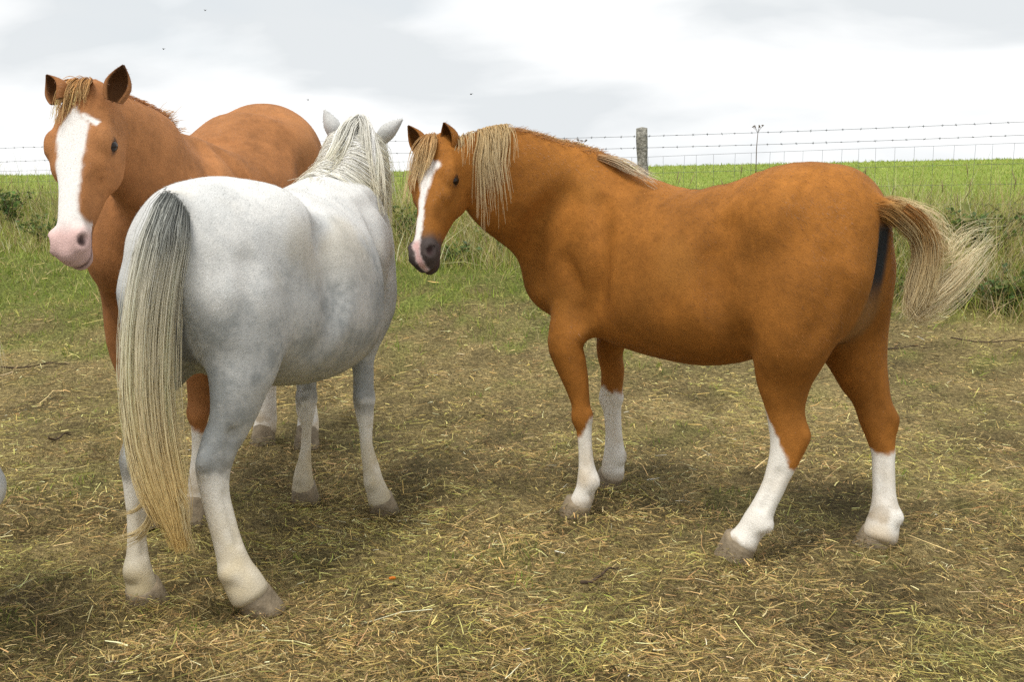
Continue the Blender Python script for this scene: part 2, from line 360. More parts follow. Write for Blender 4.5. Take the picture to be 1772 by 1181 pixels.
v, f, c = grass_on(105000, 3.0, 11.5, .7, lambda X, Y: .035+.05*sstep(5.5, 9, Y), GREENS, [.34, .25, .17, .15, .09], lambda X, Y: green_mask(X, Y)*(1-.5*(fbm(np.stack([X, Y, X*0], 1), 5, 90) < .45)))
link('short_grass', make_mesh('short_grass', v, [f], c, False), M_BLADE, kind='stuff', label='short green grass at the back of the paddock')
def near_tufts(X, Y):
    n = fbm(np.stack([X, Y, X*0], 1), 5.5, 130); return np.clip((n-.56)*5, 0, .9)*(1-green_mask(X, Y)*.7)
v, f, c = grass_on(70000, 1.8, 8, 1.5, lambda X, Y: .030+0*X, [(.13, .14, .035), (.17, .16, .055), (.09, .105, .028), (.20, .15, .06)], [.3, .3, .25, .15], near_tufts, wid=.0022, lean=.8)
link('trampled_grass', make_mesh('trampled_grass', v, [f], c, False), M_BLADE, kind='stuff', label='thin trampled grass growing through the hay')
def bank(X, Y):
    d = Y-fence_y(np.clip(X, -14, 12)); return sstep(-2.0, -1.3, d)*(1-sstep(.35, .9, d))
def bank_h(X, Y):
    d = Y-fence_y(np.clip(X, -14, 12)); n = fbm(np.stack([X, Y, X*0], 1), .9, 60); return .10+.58*sstep(-2.1, -1.0, d)*n+.10*sstep(-.9, 0, d)
v, f, c = grass_on(170000, 6.5, 15.5, .3, bank_h, [(.36, .30, .14), (.47, .40, .21), (.28, .32, .065), (.19, .24, .05), (.32, .29, .10), (.58, .51, .32)], [.20, .14, .27, .18, .13, .08], bank, seg=2, wid=.0033, lean=.30)
v2, f2, c2 = grass_on(34000, 6.8, 12, .3, lambda X, Y: .30+.22*fbm(np.stack([X, Y, X*0], 1), 1.1, 66), [(.50, .43, .24), (.62, .55, .34), (.40, .33, .16), (.34, .34, .10)], [.35, .25, .25, .15], lambda X, Y: bank(X, Y)*(.25+.75*sstep(1.6, 3.0, X))*sstep(.40, .60, fbm(np.stack([X, Y, X*0], 1), 1.0, 67)), seg=2, wid=.0030, lean=.42)
v, f, c = np.vstack([v, v2]), np.vstack([f, f2+len(v)]), np.clip(np.vstack([c, c2])*1.3, 0, .85)
link('bank_grass', make_mesh('bank_grass', v, [f], c, False), M_BLADE, kind='stuff', label='long seeding grass along the bank under the fence')
v, f, c = grass_on(95000, 10, 47, .9, lambda X, Y: .035+.0012*Y, [(.31, .40, .075), (.38, .45, .10), (.24, .32, .06), (.46, .46, .16)], [.4, .3, .2, .1], lambda X, Y: sstep(.4, 1.2, Y-fence_y(np.clip(X, -14, 12))), seg=1, wid=.006, lean=.5, spread=.15)
link('field_grass', make_mesh('field_grass', v, [f], c, False), M_BLADE, kind='stuff', label='bright green pasture grass beyond the fence')
print('ground', round(time.time()-T_START, 1))
# ================================================================ tubes
def tube(path, rad, sides=6, cap=True):
    P = np.asarray(path, float); r = np.broadcast_to(np.asarray(rad, float), (len(P),)); T = nrm(np.gradient(P, axis=0))
    ref = np.array([0, 0, 1.]) if abs(T[0, 2]) < .9 else np.array([1., 0, 0]); S = nrm(np.cross(T, ref)); U = np.cross(S, T)
    a = np.arange(sides)/sides*2*np.pi
    V = (P[:, None]+r[:, None, None]*(np.cos(a)[None, :, None]*S[:, None]+np.sin(a)[None, :, None]*U[:, None])).reshape(-1, 3)
    Q = [[i*sides+j, i*sides+(j+1) % sides, (i+1)*sides+(j+1) % sides, (i+1)*sides+j] for i in range(len(P)-1) for j in range(sides)]
    tri = []
    if cap:
        V = np.vstack([V, P[0], P[-1]]); k = len(P)*sides
        tri = [[(j+1) % sides, j, k] for j in range(sides)]+[[k-sides+j, k-sides+(j+1) % sides, k+1] for j in range(sides)]
    return V, np.array(Q), np.array(tri).reshape(-1, 3)
def merge(parts):
    V, Q, T, o = [], [], [], 0
    for v, q, t in parts:
        V.append(v); Q.append(np.asarray(q).reshape(-1, 4)+o); T.append(np.asarray(t).reshape(-1, 3)+o); o += len(v)
    return np.vstack(V), [np.vstack(Q).astype(int), np.vstack(T).astype(int)]
# ================================================================ fence
def fence():
    root = link('wire_fence', None, loc=(1.25, 10.6, 0), label='post and barbed wire fence with sheep netting along the bank', category='fence')
    O = np.array([1.25, 10.6, 0]); XS = np.linspace(-11, 9, 161)
    def wire_z(X, k):           # the three heights seen in the picture, at either end of the run
        px = np.interp(X, [-6.5, 1.25, 4.6], [0, 1110, 1772])
        ys_ = [np.interp(px, [0, 1110, 1772], a) for a in ([257, 236, 209], [281, 256, 232], [298, 272, 246])][k]
        Y = fence_y(X); return np.array([at_y(886+1900*x/(y*.988+.02), yy, y)[2] for x, y, yy in zip(np.atleast_1d(X), np.atleast_1d(Y), np.atleast_1d(ys_))])
    zt = np.stack([wire_z(XS, k) for k in range(3)], 1)
    # a short post and its neighbours
    def post(X, top, lean, r):
        Y = float(fence_y(X)); z0 = float(terrain(X, Y)); h = top-z0+.25; n = 14; parts = []
        pth = np.array([[lean*t*h, 0, -.25+t*h] for t in np.linspace(0, 1, n)]); v, q, t = tube(pth, r*(1+.05*np.sin(np.arange(n)*1.7)), 12)
        P = np.array(v); v = v+np.stack([(vnoise(P, 14, 5)-.5)*.018, (vnoise(P, 14, 6)-.5)*.018, P[:, 2]*0], 1)*(np.abs(P[:, 2:3]) < 9)
        v[-1, 2] += .012
        link('post', make_mesh('post', v, [q, t]), M_POST, root, loc=(X-O[0], Y+.03-O[1], z0))
    p = at_y(1109, 222, 10.65); post(p[0]+.065, p[2], -.045, .053)
    for X in (-1.9, -5.2, -8.6, 5.6, 8.8): post(X, float(np.interp(X, XS, zt[:, 0]))+.08, .02*math.sin(X*3), .062)
    bpos = np.arange(-10.8, 8.9, .13)
    for k, r in ((0, .0019), (1, .0019)):
        path = np.stack([XS-O[0], fence_y(XS)-.04-O[1], zt[:, k]-.012*np.abs(np.sin((XS-1.25)/3.4*np.pi))], 1); parts = [tube(path, r, 5)]
        for X in bpos+rng.uniform(-.015, .015, len(bpos)):
            c = np.array([X-O[0], float(fence_y(X))-.04-O[1], float(np.interp(X-O[0], path[:, 0], path[:, 2]))])
            for q in range(2):
                d = nrm(np.array([rng.normal(0, .35), rng.normal(0, .7), rng.normal(0, 1)]))*.014; parts.append(tube([c-d, c+d+[.004, 0, 0]], .0013, 3))
            parts.append(tube([c-[.008, 0, 0], c+[.008, 0, 0]], .0038, 5))
        v, fs = merge(parts); link('barbed_wire', make_mesh('barbed_wire', v, fs), M_WIRE, root)
    gz_ = np.array([float(terrain(x, float(fence_y(x)))) for x in XS])
    for k in range(6):
        t = [0, .19, .38, .57, .76, .93][k]; path = np.stack([XS-O[0], fence_y(XS)-.035-O[1], zt[:, 2]*(1-t)+(gz_+.02)*t], 1)
        v, fs = merge([tube(path, .0015, 5)]); link('netting_line_wire', make_mesh('netting_line_wire', v, fs), M_WIRE, root)
    v, fs = merge([tube([[0, 0, -.03], [.002, .001, .35], [0, 0, .75], [0, 0, 1.]], .0014, 4)]); me = make_mesh('netting_stay_wire', v, fs); me.materials.append(M_WIRE)
    for X in np.arange(-9.5, 7.5, .152):
        Y = float(fence_y(X)); z0 = float(terrain(X, Y)); o = link('netting_stay_wire', me, None, root, loc=(X-O[0]+rng.normal(0, .004), Y-.035-O[1], z0)); o.scale = (1, 1, float(np.interp(X, XS, zt[:, 2]))-z0); o.rotation_euler = (0, rng.normal(0, .015), 0)
fence()
# ================================================================ wild plants on the bank
def leaf_geo(n, c, dirs, size, cols):
    """leaves: pointed, folded along the midrib (6 verts, 4 tris each)"""
    sd = nrm(np.cross(dirs, nrm(rng.normal(size=(n, 3))))); nn = np.cross(dirs, sd)
    L = size[:, None]; A = c; B = c+dirs*L*.45+sd*L*.27+nn*L*.08; Bm = c+dirs*L*.45-sd*L*.27+nn*L*.08; Cc = c+dirs*L-nn*L*.05; Mv = c+dirs*L*.5
    V = np.stack([A, B, Cc, Bm, Mv], 1).reshape(-1, 3); b = np.arange(n)[:, None]*5
    F = np.concatenate([b+np.array(x) for x in ([0, 4, 1], [1, 4, 2], [0, 3, 4], [4, 3, 2])]); return V, F, np.repeat(cols, 5, 0)
def leafy(name, label, X, Y, h, spread, nst, nlf, lsize, cols, group=None, arch=.5):
    z = float(terrain(X, Y)); root = link(name, None, loc=(X, Y, z-.01), label=label, category='plant')
    if group: root['group'] = group
    parts, C, D = [], [], []
    for s in range(nst):
        a = rng.random()*2*np.pi; hh = h*rng.uniform(.6, 1.05); out_ = spread*rng.uniform(.3, 1); t = np.linspace(0, 1, 9)
        pth = np.stack([np.cos(a)*out_*t**1.5, np.sin(a)*out_*t**1.5*.7, hh*(t-arch*.45*t**3)], 1)+np.cumsum(rng.normal(0, .008, (9, 3)), 0)*np.array([1, 1, .4]); pth[0] = [np.cos(a)*.04, np.sin(a)*.04, -.02]
        parts.append(tube(pth, np.linspace(.0055, .0018, 9), 5))
        k = max(3, nlf//nst); tt = rng.uniform(.25, 1, k); P = np.stack([np.interp(tt, t, pth[:, i]) for i in range(3)], 1)
        C.append(P+rng.normal(0, .012, (k, 3))); d = rng.normal(0, 1, (k, 3)); d[:, 2] = d[:, 2]*.5+.15; D.append(nrm(d))
    v, fs = merge(parts); link('stem', make_mesh('stem', v, fs), M_STEM, root)
    C, D = np.vstack(C), np.vstack(D); n = len(C); v, f, c = leaf_geo(n, C, D, lsize*np.exp(rng.normal(0, .3, n)), pick(n, cols, [1]*len(cols), .25))
    link('foliage', make_mesh('foliage', v, [f], c, False), M_LEAF, root, kind='stuff')
DK = [(.07, .125, .035), (.11, .18, .05), (.15, .23, .06), (.18, .20, .06)]
def bank_at(px, d):                       # world X,Y on the bank for a picture column, d metres before the fence
    Y = 10.5
    for _ in range(12):
        X = (px-886)/1900*(Y*.988+.1); Y = float(fence_y(X))-d
    return X, Y
for (px, d, h, sp, ns, nl, ls, lab, nm) in [
    (1705, .75, .62, .42, 16, 560, .050, 'big dark bramble clump on the bank at the right edge', 'bramble'),
    (1745, 1.5, .42, .42, 14, 480, .046, 'low dark bramble nearer the hay at the right edge', 'bramble'),
    (1655, 1.55, .30, .30, 10, 260, .040, 'low weedy bramble just right of the swinging tail', 'bramble'),
    (1275, -.12, .50, .17, 7, 130, .036, 'small dark shrub at the fence above the right pony’s back', 'bramble'),
    (1475, .10, .47, .26, 8, 220, .038, 'dark bramble showing behind the right pony’s croup', 'bramble'),
    (1540, .7, .45, .30, 9, 220, .038, 'bramble half hidden above the right pony’s tail root', 'bramble'),
    (1620, .35, .50, .34, 11, 300, .042, 'bramble on the bank straight above the tip of the swinging tail', 'bramble'),
    (1768, .3, .60, .36, 12, 340, .046, 'tallest bramble, cut by the right edge just under the fence', 'bramble'),
    (1580, 1.5, .28, .3, 9, 200, .036, 'low green weeds just behind the swinging tail', 'bramble'),
    (120, 1.6, .3, .3, 9, 200, .04, 'low green weeds below the pink muzzle', 'bramble'),
    (790, 1.5, .30, .35, 10, 230, .038, 'low green weeds below the small pony chin', 'bramble'),
    (25, .55, .62, .36, 12, 340, .050, 'bramble arching over the bank left of the blazed face', 'bramble'),
    (72, 1.2, .50, .30, 10, 240, .045, 'bramble beside the muzzle of the tall chestnut horse', 'bramble'),
    (690, .9, .55, .34, 10, 280, .042, 'bramble between the grey pony and the small chestnut head', 'bramble'),
    (865, 1.0, .40, .3, 8, 160, .040, 'leafy weed under the small chestnut pony’s throat', 'bramble')]:
    X, Y = bank_at(px, d); leafy(nm, lab.replace('’', "'"), X, Y, h, sp, ns, nl, ls, DK, 'brambles and weeds on the bank')
def umbel(px, top, d, label, heads=7):
    X, Y = bank_at(px, d); z = float(terrain(X, Y)); h = at_y(px, top, Y)[2]-z; root = link('seeded_hogweed', None, loc=(X, Y, z), label=label, category='plant', group='dry stalks standing by the fence')
    st = np.array([[0, 0, -.03], [.01, 0, h*.4], [.004, 0, h*.8], [.012, 0, h*.93]]); v, fs = merge([tube(st, [.006, .005, .004, .003], 6)]); link('stalk', make_mesh('stalk', v, fs), M_STEM, root)
    parts = []
    for k in range(heads):
        a = k/heads*2*np.pi+.3; e = st[-1]+np.array([np.cos(a)*.045, np.sin(a)*.045, h*.05+rng.normal(0, .006)]); parts.append(tube([st[-1], (st[-1]+e)/2+[0, 0, .008], e], .0014, 4))
        for q in range(7):
            dd = nrm(np.array([rng.normal(), rng.normal(), .8+rng.random()]))*.014; parts.append(tube([e, e+dd], [.0009, .0032], 4))
    v, fs = merge(parts); link('seed_head', make_mesh('seed_head', v, fs), M_STEM, root)
umbel(1303, 215, -.1, 'tall dry umbrella-headed stalk standing above the fence netting')
umbel(1003, 240, .1, "dry stalk head poking up behind the right pony's neck", 6)
def thin_stems():                          # grass stalks with seed heads that stand above the bank
    parts = []; 
    for k in range(260):
        px = rng.uniform(-60, 1850); X, Y = bank_at(px, rng.uniform(-.3, 1.0)); z = float(terrain(X, Y)); h = rng.uniform(.40, .72)*(1.0 if rng.random() < .3 else .75); a = rng.random()*6.28; ln = rng.uniform(.02, .25)
        t = np.linspace(0, 1, 6); p = np.stack([X+np.cos(a)*ln*t**2, Y+np.sin(a)*ln*t**2, z+h*t*(1-.1*t)], 1); parts.append(tube(p, np.linspace(.0019, .0010, 6), 3))
        parts.append(tube([p[-1], p[-1]+(p[-1]-p[-2])*.7, p[-1]+(p[-1]-p[-2])*1.3+[0, 0, -.01]], [.0012, .0050, .001], 4))
    v, fs = merge(parts); col = np.broadcast_to(np.array([.34, .28, .15]), (len(v), 3))*np.exp(rng.normal(0, .1, (len(v), 1))); link('seed_stalks', make_mesh('seed_stalks', v, fs, col), M_BLADE, kind='stuff', label='thin seeded grass stalks standing along the fence')
thin_stems()
print('bank', round(time.time()-T_START, 1))
class Frame:
    def __init__(s, O, e):
        s.O = np.array([O[0], O[1], 0.]); e = nrm(np.array([e[0], e[1], 0.])); s.e = e
        s.M = np.stack([e, np.array([-e[1], e[0], 0.]), np.array([0, 0, 1.])])      # rows: forward, left, up
        s.yaw = math.atan2(e[1], e[0])
    def loc(s, P): return (np.asarray(P, float)-s.O)@s.M.T
    def wor(s, P): return np.asarray(P, float)@s.M+s.O
    def dloc(s, v): return np.asarray(v, float)@s.M.T
RIGHT = np.array([0, -1., 0])
HEAD = np.array([  # s, centre depth below face line, half width, up, down   (for a head 0.56 long)
    [-.035, .060, .045, .035, .05],
    [.03, .062, .072, .056, .085],
    [.10, .064, .096, .060, .115],
    [.17, .064, .099, .060, .138],
    [.24, .062, .085, .058, .138],
    [.31, .060, .062, .056, .122],
    [.38, .056, .050, .052, .098],
    [.45, .052, .049, .049, .076],
    [.505, .052, .060, .048, .066],
    [.540, .056, .058, .044, .060]])
GROOVES = [([(.50, 1.22), (.60, 1.12), (.66, 1.0), (.68, .90)], .032, .07), ([(.37, 1.20), (.335, 1.04), (.36, .88), (.43, .77)], .030, .06),
           ([(-.16, 1.13), (-.145, 1.0), (-.165, .87), (-.215, .75)], .034, .06), ([(-.53, 1.06), (-.545, .93), (-.50, .79)], .026, .05), ([(.50, .98), (.46, .90), (.455, .82)], .020, .05)]
def build_prims(h):
    F = h['F']; pr = []
    tr = np.array(h['torso'])                 # x, ztop, zbot, w, y, frac of widest height
    fr = tr[:, 5] if tr.shape[1] > 5 else .48
    zc = tr[:, 2]+(tr[:, 1]-tr[:, 2])*fr
    pr.append(Sweep(np.stack([tr[:, 0], tr[:, 4], zc], 1), RIGHT, tr[:, 3], tr[:, 1]-zc, zc-tr[:, 2], k=.02, n=2.25, m=6))
    for c, r, k in h.get('muscle', []):
        pr.append(Ell(c, r, k=k))
    h['hoof_at'] = []
    for L in h['legs']:
        pos, w, f, b = [], [], [], []
        for row in L['top']:
            pos.append(row[:3]); w.append(row[3]); f.append(row[4]); b.append(row[5])
        rows = L.get('rows', [])
        for x_, y_, z_, r_, a_ in L.get('lrows', []):
            pos.append([x_, y_, z_]); w.append(r_*a_); f.append(r_); b.append(r_)
        if rows:
            y0, y1 = rows[0][1], L['ground'][1]; G = at_ground(*L['ground'])
        else: G = F.wor(L['lground'])
        for px, py, hw, *asp in rows:
            t = (py-y0)/(y1-y0); Y = L['Y0']*(1-t)+G[1]*t
            p = at_y(px, py, Y); zc_ = project(p)[2]; r = hw*zc_/FPX-.0045; a = asp[0] if asp else 1.
            pos.append(F.loc(p)); w.append(r*a); f.append(r); b.append(r)
        pr.append(Sweep(pos, RIGHT, w, f, b, k=L.get('k', .05), m=3, cap=.45))
        if 'hock' in L or L.get('k') == .06:
            nt_ = len(L['top']); tp_ = np.array(pos); pr.append(Sweep([tp_[1]+[-.085, 0, -.01], tp_[2]+[-.080, 0, -.01], tp_[3]+[-.055, 0, -.01], tp_[nt_]*.5+tp_[nt_+1]*.5+[-.02, 0, 0]], RIGHT, [.09, .085, .070, .045], [.08]*4, [.085, .075, .062, .045], k=.07, m=3))
        if 'hock' in L:
            i = L['hock']+len(L['top']); r = w[i]; pp = np.array(pos)
            pr.append(Sweep([pp[i-2]+[-f[i-2]*.55, 0, 0], pp[i-1]+[-f[i-1]*.75, 0, 0], pp[i]+[-f[i]*1.05, 0, .012], pp[i+1]+[-f[i+1]*.70, 0, 0], pp[i+2]+[-f[i+2]*.5, 0, 0]], RIGHT, [.013, .017, .023, .016, .011], [.02]*5, [.018]*5, k=.018, m=2))
            for sy in (-1, 1): pr.append(Ell(pp[i-1]+[-f[i-1]*.45, sy*(w[i-1]+.004), .02], [.012, .012, .05], k=.022, cut=True))
        if 'knee' in L:
            p = np.array(pos[L['knee']+len(L['top'])]); r = w[L['knee']+len(L['top'])]
            pr.append(Ell(p+np.array([r*.35, 0, 0]), [r*.85, r*1.02, .045], k=.016))
            pr.append(Ell(p+np.array([-r*.8, 0, .005]), [r*.45, r*.62, .03], k=.014))
        if 'fet' in L:
            i_ = L['fet']+len(L['top'])-2; p = np.array(pos[i_]); r = w[i_]; dl = np.array(pos[i_+1])-np.array(pos[i_-1])
            for sy in (-1, 1): pr.append(Sweep([p-dl*.55+[-f[i_]*.22, sy*(r*.92+.006), 0], p+[-f[i_]*.22, sy*(r*.92+.005), 0], p+dl*.5+[-f[i_]*.22, sy*(r*.92+.007), 0]], RIGHT, .011, .011, .011, k=.014, m=2, cut=True))
            p = np.array(pos[L['fet']+len(L['top'])]); r = w[L['fet']+len(L['top'])]
            pr.append(Ell(p+np.array([-r*.45, 0, -.012]), [r*.82, r*.82, .034], k=.016))
        if 'fet' in L:
            i_ = L['fet']+len(L['top']); pm_ = (np.array(pos[i_])*.45+np.array(pos[-1])*.55); pr.append(Ell(pm_+[-f[-1]*1.30, 0, .002], [.024, .06, .013], k=.016, cut=True))
        h.setdefault('leg_pts', []).append(pos)
        h['hoof_at'].append((F.loc(G), np.array(pos[-1]), L))
        for ex in L.get('extra', []):
            pr.append(Sweep(*ex['a'], k=ex['k'], m=2))
    for c, r, k in h.get('cuts', []):
        pr.append(Ell(c, r, k=k, cut=True))
    # neck
    pr_body = list(pr)
    nk = h['neck']; pos = np.array([r[0] for r in nk])
    hd = h['head']; T = nrm(hd['nose']); U = np.array(hd['face'], float); U = nrm(U-T*(U@T)); S = np.cross(T, U)
    sd = np.array([r[4] for r in nk], float); 
    h['neck_sw'] = Sweep(pos, sd, [r[1] for r in nk], [r[2] for r in nk], [r[3] for r in nk], m=6)
    for d_ in h.get('dock', []): pr.append(Sweep(*d_[:2], d_[2], d_[2], d_[2], k=.035, m=3))
    pr.append(Sweep(pos, sd, [r[1] for r in nk], [r[2] for r in nk], [r[3] for r in nk], k=.08, m=6))
    # head; poll is on the face line
    sc = hd['len']/.575; R = HEAD*sc; P0 = np.array(hd['poll'], float)
    hp = P0+R[:, :1]*T-R[:, 1:2]*U
    wd = hd.get('wide', 1.); R[:, 2] *= 1-(1-hd.get('muz', 1.))*np.clip((HEAD[:, 0]-.40)/.08, 0, 1)
    pr.append(Sweep(hp, S, R[:, 2]*wd, R[:, 3], R[:, 4]*hd.get('deep', 1.), k=.05, n=2.3, m=3))
    M = np.stack([T, S, U]); at = lambda s, u, v: P0+sc*(s*T+u*S+v*U)
    for sg in (-1, 1):
        pr.append(Ell(at(.205, sg*.052*wd, -.125*hd.get('deep', 1.)), np.array([.095, .035, .085])*sc, M, k=.03))       # jowl
        pr.append(Ell(at(.156, sg*.082*wd, -.030), np.array([.045, .026, .026])*sc, M, k=.02))       # brow
        pr.append(Ell(at(.250, sg*.073*wd, -.058), np.array([.085, .015, .018])*sc, M, k=.022))       # cheek ridge
        pr.append(Ell(at(.515, sg*.040*wd, -.026), np.array([.046, .027, .032])*sc, M, k=.018))       # nostril wing
        pr.append(Ell(at(.075, sg*.078*wd, .004), np.array([.030, .022, .018])*sc, M, k=.03, cut=True))  # temple hollow
        pr.append(Ell(at(.345, sg*.078*wd, -.045), np.array([.060, .022, .022])*sc, M, k=.04, cut=True)) # hollow before the cheek ridge
        A_ = nrm(.60*T+.80*U); B_ = nrm(.80*T-.60*U)*-1; ME = np.stack([A_, S, B_])
        pr.append(Ell(at(.176, sg*.092*wd, -.058), np.array([.036, .022, .027])*sc, ME, k=.014))        # lids
        pr.append(Ell(at(.178, sg*.118*wd, -.062), np.array([.031, .023, .0155])*sc, ME, k=.006, cut=True))
        pr.append(Ell(at(.524, sg*.056*wd, -.016), np.array([.025, .019, .017])*sc, np.stack([nrm(.85*T+.5*U), S, nrm(.85*U-.5*T)]), k=.010, cut=True))
    pr.append(Ell(at(.550, 0, -.106), np.array([.042, .040, .028])*sc, M, k=.020))                    # chin / lower lip
    g_ = [at(.465, .075*wd, -.080), at(.520, .072*wd, -.088), at(.565, .045*wd, -.094), at(.585, 0, -.095), at(.565, -.045*wd, -.094), at(.520, -.072*wd, -.088), at(.465, -.075*wd, -.080)]
    pr.append(Sweep(g_, U, .006*sc, .007*sc, .007*sc, k=.012, m=3, cut=True))
    # muscle lines pressed into the flanks
    ysam = np.linspace(.46, .02, 89); kz = h.get('tall', 1.)
    base_pr = list(pr)
    for line, r_, k_ in GROOVES:
        for sg in (-1, 1):
            pts = []; L_ = crom(np.array(line), 4)
            for q, (x, z) in enumerate(L_):
                X = np.stack([np.full(89, x), sg*ysam, np.full(89, z*kz)], 1); D = field(base_pr, X); i = np.argmax(D < 0); e_ = abs(2*q/(len(L_)-1)-1)
                if D[i] < 0: pts.append([x, sg*(ysam[i]+r_*(.62+.55*e_**2)), z*kz])
            if len(pts) > 2: pr.append(Sweep(pts, [1., 0, 0], r_, r_, r_, k=k_, m=1, cut=True))
    h['hframe'] = (P0, T, S, U, sc, wd)
    return pr
def ear_mesh(base, tip, open_dir, W, n=12, m=9):
    base, tip = np.array(base, float), np.array(tip, float); ax = tip-base; L = np.linalg.norm(ax); ax = ax/L
    o = np.array(open_dir, float); o = nrm(o-ax*(o@ax)); s = np.cross(ax, o)
    rings = []
    for i in range(n+1):
        t = i/n; w = W*(.62+.38*math.sin(min(t/.42, 1)*math.pi/2))*(1 if t < .42 else max(0.02, 1-((t-.42)/.58)**1.7))
        th = .007*(1-t*.6); c = base+ax*L*t+o*(.012*math.sin(t*math.pi)*-1)+s*0
        half = math.radians(140-40*t); out, inn = [], []
        for j in range(m+1):
            a = math.pi+half*(2*j/m-1)
            d = o*math.cos(a)+s*math.sin(a)*1.0
            out.append(c+d*(w+th)); inn.append(c+d*max(w*.9, .001)-o*0)
        rings.append(out+inn[::-1])
    k = 2*(m+1); V = np.array(rings).reshape(-1, 3); Q = []
    for i in range(n):
        for j in range(k):
            a, b = i*k+j, i*k+(j+1) % k; Q.append([a, b, b+k, a+k])
    for j in range(m): 
        Q.append([n*k+j, n*k+j+1, n*k+k-2-j, n*k+k-1-j])
    V = np.array(V); inner = np.tile(np.arange(k) > m, n+1)
    return V, np.array(Q), inner
# ================================================================== the three ponies
def pony_right():
    F = Frame((.748, 3.99), (-.788, .616)); L = lambda px, py, Y: F.loc(at_y(px, py, Y))
    h = dict(F=F)
    h['torso'] = [  # x, ztop, zbot, w, y, frac
        [-.40, 1.345, .72, .215, 0, .56], [-.31, 1.35, .73, .265, 0, .54], [-.17, 1.315, .668, .30, 0, .48], [0, 1.272, .615, .325, 0, .42], [.15, 1.255, .62, .32, 0, .42],
        [.28, 1.275, .635, .29, 0, .44], [.40, 1.30, .66, .25, 0, .46], [.50, 1.28, .68, .22, 0, .45], [.585, 1.18, .72, .19, 0, .47]]
    h['muscle'] = [([.52, .13, .99], [.19, .085, .25], .09), ([.52, -.13, .99], [.19, .085, .25], .09), ([.69, .09, .90], [.10, .09, .11], .08), ([.69, -.09, .90], [.10, .09, .11], .08),
                   ([-.30, .17, 1.15], [.12, .10, .12], .10), ([-.30, -.17, 1.15], [.12, .10, .12], .10)]
    h['cuts'] = [([.36, .33, .80], [.07, .07, .15], .08), ([.36, -.33, .80], [.07, .07, .15], .08), ([-.72, 0, .93], [.15, .050, .30], .06), ([-.19, .37, 1.03], [.09, .06, .16], .10), ([-.19, -.37, 1.03], [.09, .06, .16], .10)]
    th = lambda s: [[-.38, s*.09, 1.12, .14, .18, .18], [-.385, s*.135, .99, .145, .195, .20], [-.380, s*.165, .86, .135, .165, .152]]
    fo = lambda s: [[.53, s*.12, .95, .085, .13, .13], [.50, s*.155, .82, .08, .11, .12]]
    h['legs'] = [
        dict(top=fo(1), Y0=4.14, ground=(1003, 893), knee=4, fet=8, rows=[(979, 590, 36, .8), (986, 625, 32, .8), (996, 659, 26, .85), (1004, 695, 19, .95), (1008, 722, 18), (1011, 748, 15.5), (1013, 777, 14.5), (1015, 805, 16), (1017, 828, 20), (1014, 848, 20), (1007, 866, 21), (1003, 876, 22)]),
        dict(top=fo(-1), Y0=4.46, ground=(1057, 843), knee=3, fet=6, rows=[(1056, 600, 27, .9), (1060, 639, 23, .9), (1059, 665, 21), (1058, 690, 20), (1060, 718, 17), (1062, 750, 16.5), (1063, 785, 20), (1061, 808, 22), (1059, 826, 22)]),
        dict(top=th(1)+[[-.365, .175, .75, .115, .135, .125]], Y0=3.66, ground=(1279, 972), k=.045, hock=3, fet=8, rows=[(1355, 645, 53, .85), (1356, 690, 39, .8), (1360, 725, 35, .8), (1363, 757, 34, .75), (1359, 785, 30, .8), (1348, 817, 25, .85), (1337, 846, 23, .9), (1322, 876, 23), (1309, 904, 27), (1296, 922, 25), (1284, 940, 30)]),
        dict(top=[[-.38, -.09, 1.12, .14, .18, .18], [-.39, -.135, .99, .145, .195, .20], [-.395, -.165, .86, .135, .165, .185], [-.42, -.19, .745, .115, .13, .150]], Y0=3.86, ground=(1518, 953), k=.045, hock=3, fet=8, rows=[(1488, 640, 46, .85), (1502, 675, 35, .8), (1511, 702, 34, .8), (1517, 728, 32, .8), (1523, 757, 26, .85), (1528, 785, 22, .9), (1529, 820, 21.5), (1530, 856, 22), (1531, 888, 28), (1528, 908, 31), (1522, 930, 33)])]
    R_ = lambda a: np.array([math.sin(a), -math.cos(a), 0])
    h['neck'] = [  # centre, w, top, bottom, side
        [[.40, 0, 1.00], .17, .25, .26, R_(0)], [L(992, 372, 4.28), .145, .275, .27, R_(.1)], [L(915, 330, 4.22), .115, .22, .23, R_(.35)],
        [L(855, 303, 4.16), .09, .185, .19, R_(.7)], [L(806, 286, 4.13), .075, .12, .125, R_(.9)], [L(775, 280, 4.11), .065, .07, .09, R_(1.)]]
    poll = L(746, 247, 4.06)
    nose = F.dloc(nrm([-.09, -.45, -.88])); face = F.dloc(nrm([-.54, -.83, .35]))
    h['head'] = dict(poll=poll, nose=nose, face=face, len=.47, wide=1.12, deep=1.15, muz=.92)
    h['ears'] = [(L(779, 262, 4.08), L(768, 212, 4.05), F.dloc([-.6, -.75, 0]), .030), (L(731, 266, 4.08), L(706, 217, 4.10), F.dloc([-.5, -.8, 0]), .030)]
    h['dock'] = [([[-.52, .0, 1.22], L(1530, 352, 3.60), L(1562, 362, 3.60), L(1590, 385, 3.62), L(1603, 410, 3.63)], RIGHT, [.034, .017, .012, .010, .006])]
    return h
